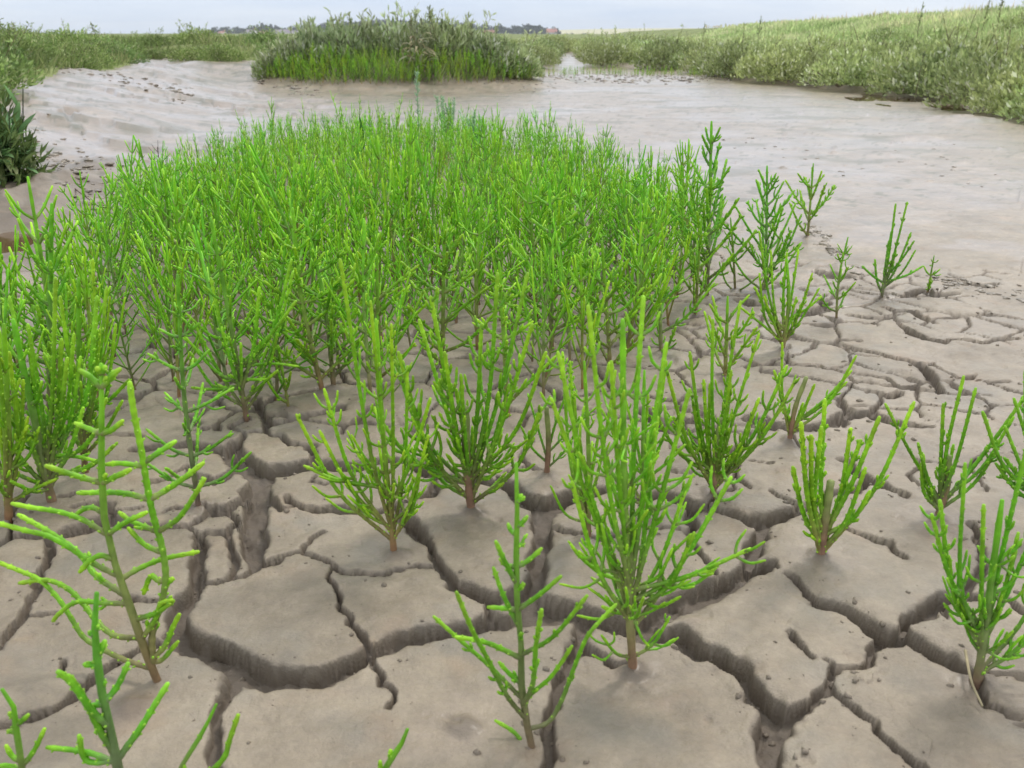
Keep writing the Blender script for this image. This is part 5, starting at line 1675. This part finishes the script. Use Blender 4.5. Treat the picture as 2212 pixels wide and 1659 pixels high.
for (u0, v0, u1, v1, n, jv, s0, s1) in [(1170, 172, 1580, 172, 260, 4, 0.012, 0.035), (1210, 118, 1330, 142, 30, 3, 0.02, 0.05), (1560, 300, 1900, 370, 16, 12, 0.006, 0.014), (1740, 480, 1860, 600, 90, 10, 0.004, 0.012),
                                      (60, 360, 290, 430, 190, 28, 0.006, 0.020), (100, 205, 420, 225, 120, 8, 0.01, 0.03), (560, 190, 700, 200, 70, 5, 0.01, 0.025), (1040, 188, 1200, 190, 60, 4, 0.008, 0.02), (1900, 290, 2200, 420, 18, 20, 0.006, 0.012), (2000, 600, 2212, 640, 60, 8, 0.004, 0.011)]:
    for _ in range(n):
        t = gr.random()
        g = ground(u0 + (u1 - u0) * t, v0 + (v1 - v0) * t + gr.normal(0, jv))
        pts.append((g[0], g[1], tz(g[0], g[1]))); sz.append(gr.uniform(s0, s1) * gr.uniform(0.4, 1))
clods('mud_clods', np.array(pts), np.array(sz), 'rough dark clods of mud in rows on the wet flat', flat=0.32, wet=0.35, alg=0.3, shade_damp=0.1)
# crumbs on and between the plates
rr = gr.integers(0, near_rows, 60000); cc = gr.integers(40, NCOL - 40, 60000)
sv2 = S[rr, cc]; al2 = alive[rr, cc]; yv = Y[rr, cc]
pick = ((sv2 < 0.02) & (gr.random(60000) < 0.05) & (al2 > 0.5)) | ((al2 > 0.3) & (gr.random(60000) < 0.0012))
rr, cc = rr[pick], cc[pick]
PZ = VG.reshape(NR, NCOL, 3)[rr, cc]
sz = 0.0005 + 0.0018 * gr.random(len(rr)) ** 4 * (1 + 0.6 * PZ[:, 1])
clods('mud_crumbs', PZ, sz, 'small crumbs of mud strewn over the plates and in the cracks', flat=0.7, wet=0.0, shade_damp=0.45)
print('crumbs', len(rr))

# ------------------------------------------------------------------ village, trees and field on the horizon
M_WALL = plain_mat('painted_render', (0.74, 0.72, 0.68), 0.8, 0.2, 0.08, 0.5)
M_BRICK = plain_mat('brick_wall', (0.34, 0.17, 0.12), 0.85, 0.2, 0.15, 2.0)
M_TILE = plain_mat('roof_tile', (0.33, 0.15, 0.11), 0.8, 0.2, 0.2, 1.5)
M_SLATE = plain_mat('roof_slate', (0.20, 0.17, 0.18), 0.7, 0.3, 0.15, 1.5)
M_GLASS = plain_mat('window_glass', (0.05, 0.06, 0.07), 0.15, 0.6, 0.1, 1.0)
M_FIELD = plain_mat('ripe_field', (0.50, 0.46, 0.27), 0.9, 0.1, 0.12, 0.05)
frg = np.random.default_rng(55)
DV = 620.0
PXM = DV / FQ      # metres per picture unit at the village
def zt(v):         # height above the datum of picture row v at the village
    return at_depth(1106, v, DV)[2]
VB = -1.8
def box(g, x0, x1, y0, y1, z0, z1, c=(1, 1, 1)):
    V = [(x0, y0, z0), (x1, y0, z0), (x1, y1, z0), (x0, y1, z0), (x0, y0, z1), (x1, y0, z1), (x1, y1, z1), (x0, y1, z1)]
    g.add(V, [[0, 1, 5, 4], [1, 2, 6, 5], [2, 3, 7, 6], [3, 0, 4, 7], [4, 5, 6, 7], [3, 2, 1, 0]], None, c)
def house(u, wpx, hpx, roofpx, label, wallm, roofm, base=VB, depth=8.0):
    x = at_depth(u, 70, DV)[0]
    w, hh, rf = wpx * PXM, hpx * PXM * 0.62 + 1.7, roofpx * PXM * 0.7
    e = empty('house', (x, DV, base - 0.7))
    thing(e, label, 'house', 'houses of the village on the horizon')
    g = Geo(); box(g, -w / 2, w / 2, 0, depth, -1.0, hh)
    g.add([(-w / 2, 0, hh), (-w / 2, depth, hh), (-w / 2, depth / 2, hh + rf), (w / 2, 0, hh), (w / 2, depth, hh), (w / 2, depth / 2, hh + rf)], None, [[0, 1, 2], [3, 5, 4]])
    g.obj('wall', wallm, e, smooth=False)
    g = Geo()
    ov = 0.35
    g.add([(-w / 2 - ov, -ov, hh - 0.15), (w / 2 + ov, -ov, hh - 0.15), (w / 2 + ov, depth / 2, hh + rf + 0.12), (-w / 2 - ov, depth / 2, hh + rf + 0.12), (-w / 2 - ov, depth + ov, hh - 0.15), (w / 2 + ov, depth + ov, hh - 0.15)],
          [[0, 1, 2, 3], [3, 2, 5, 4]])
    ro = g.obj('roof', roofm, e, smooth=False)
    g = Geo(); box(g, w * 0.28, w * 0.28 + 0.8, depth / 2 - 0.4, depth / 2 + 0.4, hh + rf * 0.6, hh + rf + 1.0)
    g.obj('chimney', M_BRICK, ro, smooth=False)
    nwin = max(2, int(w / 3))
    g0 = Geo(); box(g0, -0.55, 0.55, -0.04, 0.06, -0.6, 0.6)
    V, F, C = g0.arrays()
    for k in range(nwin):
        o = mesh_obj('window', V, F, M_GLASS, e, smooth=False)
        o.location = (-w / 2 + w * (k + 0.5) / nwin, -0.0, hh * 0.55)
for a in [(476, 10, 5, 4, 'small white-gabled house, leftmost of the village', M_WALL, M_TILE), (540, 18, 9, 5, 'white house with a dark roof behind the left conifers', M_WALL, M_SLATE),
          (566, 16, 4, 5, 'low brick house before the tall conifers', M_BRICK, M_TILE), (610, 34, 6, 8, 'broad house with pale walls and a long dull roof', M_WALL, M_SLATE), (640, 14, 7, 4, 'narrow white house just left of the mound', M_WALL, M_SLATE),
          (665, 22, 5, 6, 'low house with white windows half behind the mound', M_WALL, M_TILE), (940, 24, 9, 5, 'grey-roofed white house behind the mound\'s right part', M_WALL, M_SLATE), (1055, 22, 6, 6, 'brick house with a red roof right of the mound', M_BRICK, M_TILE),
          (1192, 20, 7, 9, 'lone farmhouse with a white front and red roof at the field edge', M_WALL, M_TILE)]:
    house(*a)

def crown_proto(seed, kind):
    rg = np.random.default_rng(seed)
    n = 420
    if kind == 'conifer':
        t = rg.random(n) ** 0.8
        a = rg.uniform(0, 6.28, n)
        r_ = 0.30 * (1 - t) ** 0.8 * (0.6 + 0.4 * rg.random(n))
        P = np.stack([np.cos(a) * r_, np.sin(a) * r_, 0.10 + 0.90 * t], -1)
        Dv = np.stack([np.cos(a), np.sin(a), np.full(n, -0.2)], -1)
    else:
        cs = np.stack([rg.normal(0, 0.20, 9), rg.normal(0, 0.20, 9), rg.uniform(0.35, 0.78, 9)], -1)
        k = rg.integers(0, 9, n)
        d = rg.normal(0, 1, (n, 3)); d /= np.linalg.norm(d, axis=1, keepdims=True)
        P = cs[k] + d * rg.uniform(0.12, 0.24, 9)[k][:, None] * rg.random(n)[:, None] ** 0.3
        Dv = d + rg.normal(0, 0.5, (n, 3))
    C = np.array([[0.035, 0.060, 0.030]]) * rg.uniform(0.6, 1.5, (n, 1)) * np.array([[1, 1, 1.0]])
    g = Geo()
    kites(g, P, Dv, rg.normal(0, 1, (n, 3)), rg.uniform(0.10, 0.18, n), rg.uniform(0.08, 0.13, n), C)
    gt = Geo()
    tube(gt, np.array([[0, 0, -0.03], [0.01, 0, 0.25], [0, 0, 0.6]]), np.array([0.035, 0.028, 0.012]), 6, np.tile([0.09, 0.07, 0.05], (3, 1)))
    out = []
    for nm, gg, mt in (('crown', g, M_TREE), ('trunk', gt, M_TWIG)):
        V, F, C = gg.arrays()
        o = mesh_obj(nm, V, F, mt, cols=C, smooth=False)
        out.append((nm, o.data)); bpy.data.objects.remove(o)
    return out
TP = {'broad': [crown_proto(800 + k, 'broad') for k in range(4)], 'conifer': [crown_proto(820 + k, 'conifer') for k in range(2)]}
def tree(u, topv, kind, y, wide, label, group):
    p = at_depth(u, topv, y)
    e = empty('conifer' if kind == 'conifer' else 'broadleaf_tree', (p[0], y, VB - 0.3))
    hh = (p[2] - VB + 0.3) * 1.08
    e.scale = (hh * wide * 0.85, hh * wide * 0.85, hh)
    e.rotation_euler = (0, 0, frg.uniform(0, 6.28))
    for nm, me in TP[kind][int(frg.integers(len(TP[kind])))]:
        o = bpy.data.objects.new(nm, me); COL.objects.link(o); o.parent = e
    thing(e, label, 'tree', group)
TB_ = 'dark round tree in the line behind the village, one of many alike'
for u in np.arange(440, 1180, 11.5):
    uu = u + frg.uniform(-4, 4)
    env = np.interp(uu, [440, 480, 560, 600, 640, 690, 700, 780, 880, 960, 1000, 1060, 1100, 1180], [61, 60, 56, 58, 55, 54, 47, 44, 46, 46, 52, 53, 57, 58])
    tree(uu, env + frg.uniform(-2, 4), 'broad', DV + frg.uniform(15, 60), frg.uniform(1.0, 1.6), TB_, 'trees of the far line')
for k, (u, v) in enumerate([(556, 56), (566, 53), (575, 56), (585, 55), (595, 57), (549, 58), (570, 57)]):
    tree(u, v - 1, 'conifer', DV + 12 + k, 0.9, 'dark pointed conifer in the clump above the village roofs, one of seven', 'conifers above the village')
for k, (u, v, w, lb) in enumerate([(1083, 53, 1.0, 'dark round tree standing apart right of the mound'), (1118, 54, 1.35, 'dark tree at the left of the thick clump near the farmhouse'), (1142, 53, 1.35, 'middle tree of the thick clump near the farmhouse'), (1162, 55, 1.2, 'right tree of the thick clump near the farmhouse'),
                                  (1200, 58, 1.1, 'tree showing above the farmhouse roof'), (1208, 66, 1.0, 'small dark bush-like tree at the right end of the farmhouse'), (1235, 71, 1.8, 'low hedge tree right of the farmhouse'), (1260, 72, 1.8, 'low hedge tree farther right of the farmhouse')]):
    tree(u, v, 'broad', DV - 12 + (40 if k == 4 else 0) + k, w, lb, 'trees near the farmhouse')

# sloping ripe field behind the farmhouse
NX, NYF = 40, 14
fu = np.linspace(0, 1, NX); fv = np.linspace(0, 1, NYF)
V = []
for b in fv:
    for a in fu:
        y = 760 + 420 * b
        x = (0.028 + a * 0.35) * y
        V.append((x, y, -2.0 + 7.2 * b * (0.35 + 0.65 * math.sin(math.pi * min(1, 0.15 + a * 0.8))) ))
V = np.array(V)
Q = [[j * NX + i, j * NX + i + 1, (j + 1) * NX + i + 1, (j + 1) * NX + i] for j in range(NYF - 1) for i in range(NX - 1)]
fo = mesh_obj('ripe_field', V, np.array(Q), M_FIELD)
fo['kind'] = 'structure'

# ------------------------------------------------------------------ air
hm = bpy.data.materials.new('haze_air'); hm.use_nodes = True
hn = hm.node_tree; hn.nodes.clear()
ho = hn.nodes.new('ShaderNodeOutputMaterial'); hv = hn.nodes.new('ShaderNodeVolumePrincipled')
hv.inputs['Density'].default_value = 0.00045
hv.inputs['Color'].default_value = (0.93, 0.96, 1.0, 1)
hn.links.new(hv.outputs['Volume'], ho.inputs['Volume'])
g = Geo(); box(g, -2600, 2600, -30, 1700, -4.2, 16)
hz = g.obj('haze', hm, smooth=False)
hz['kind'] = 'stuff'; hz['label'] = 'thin pale haze over the marsh'
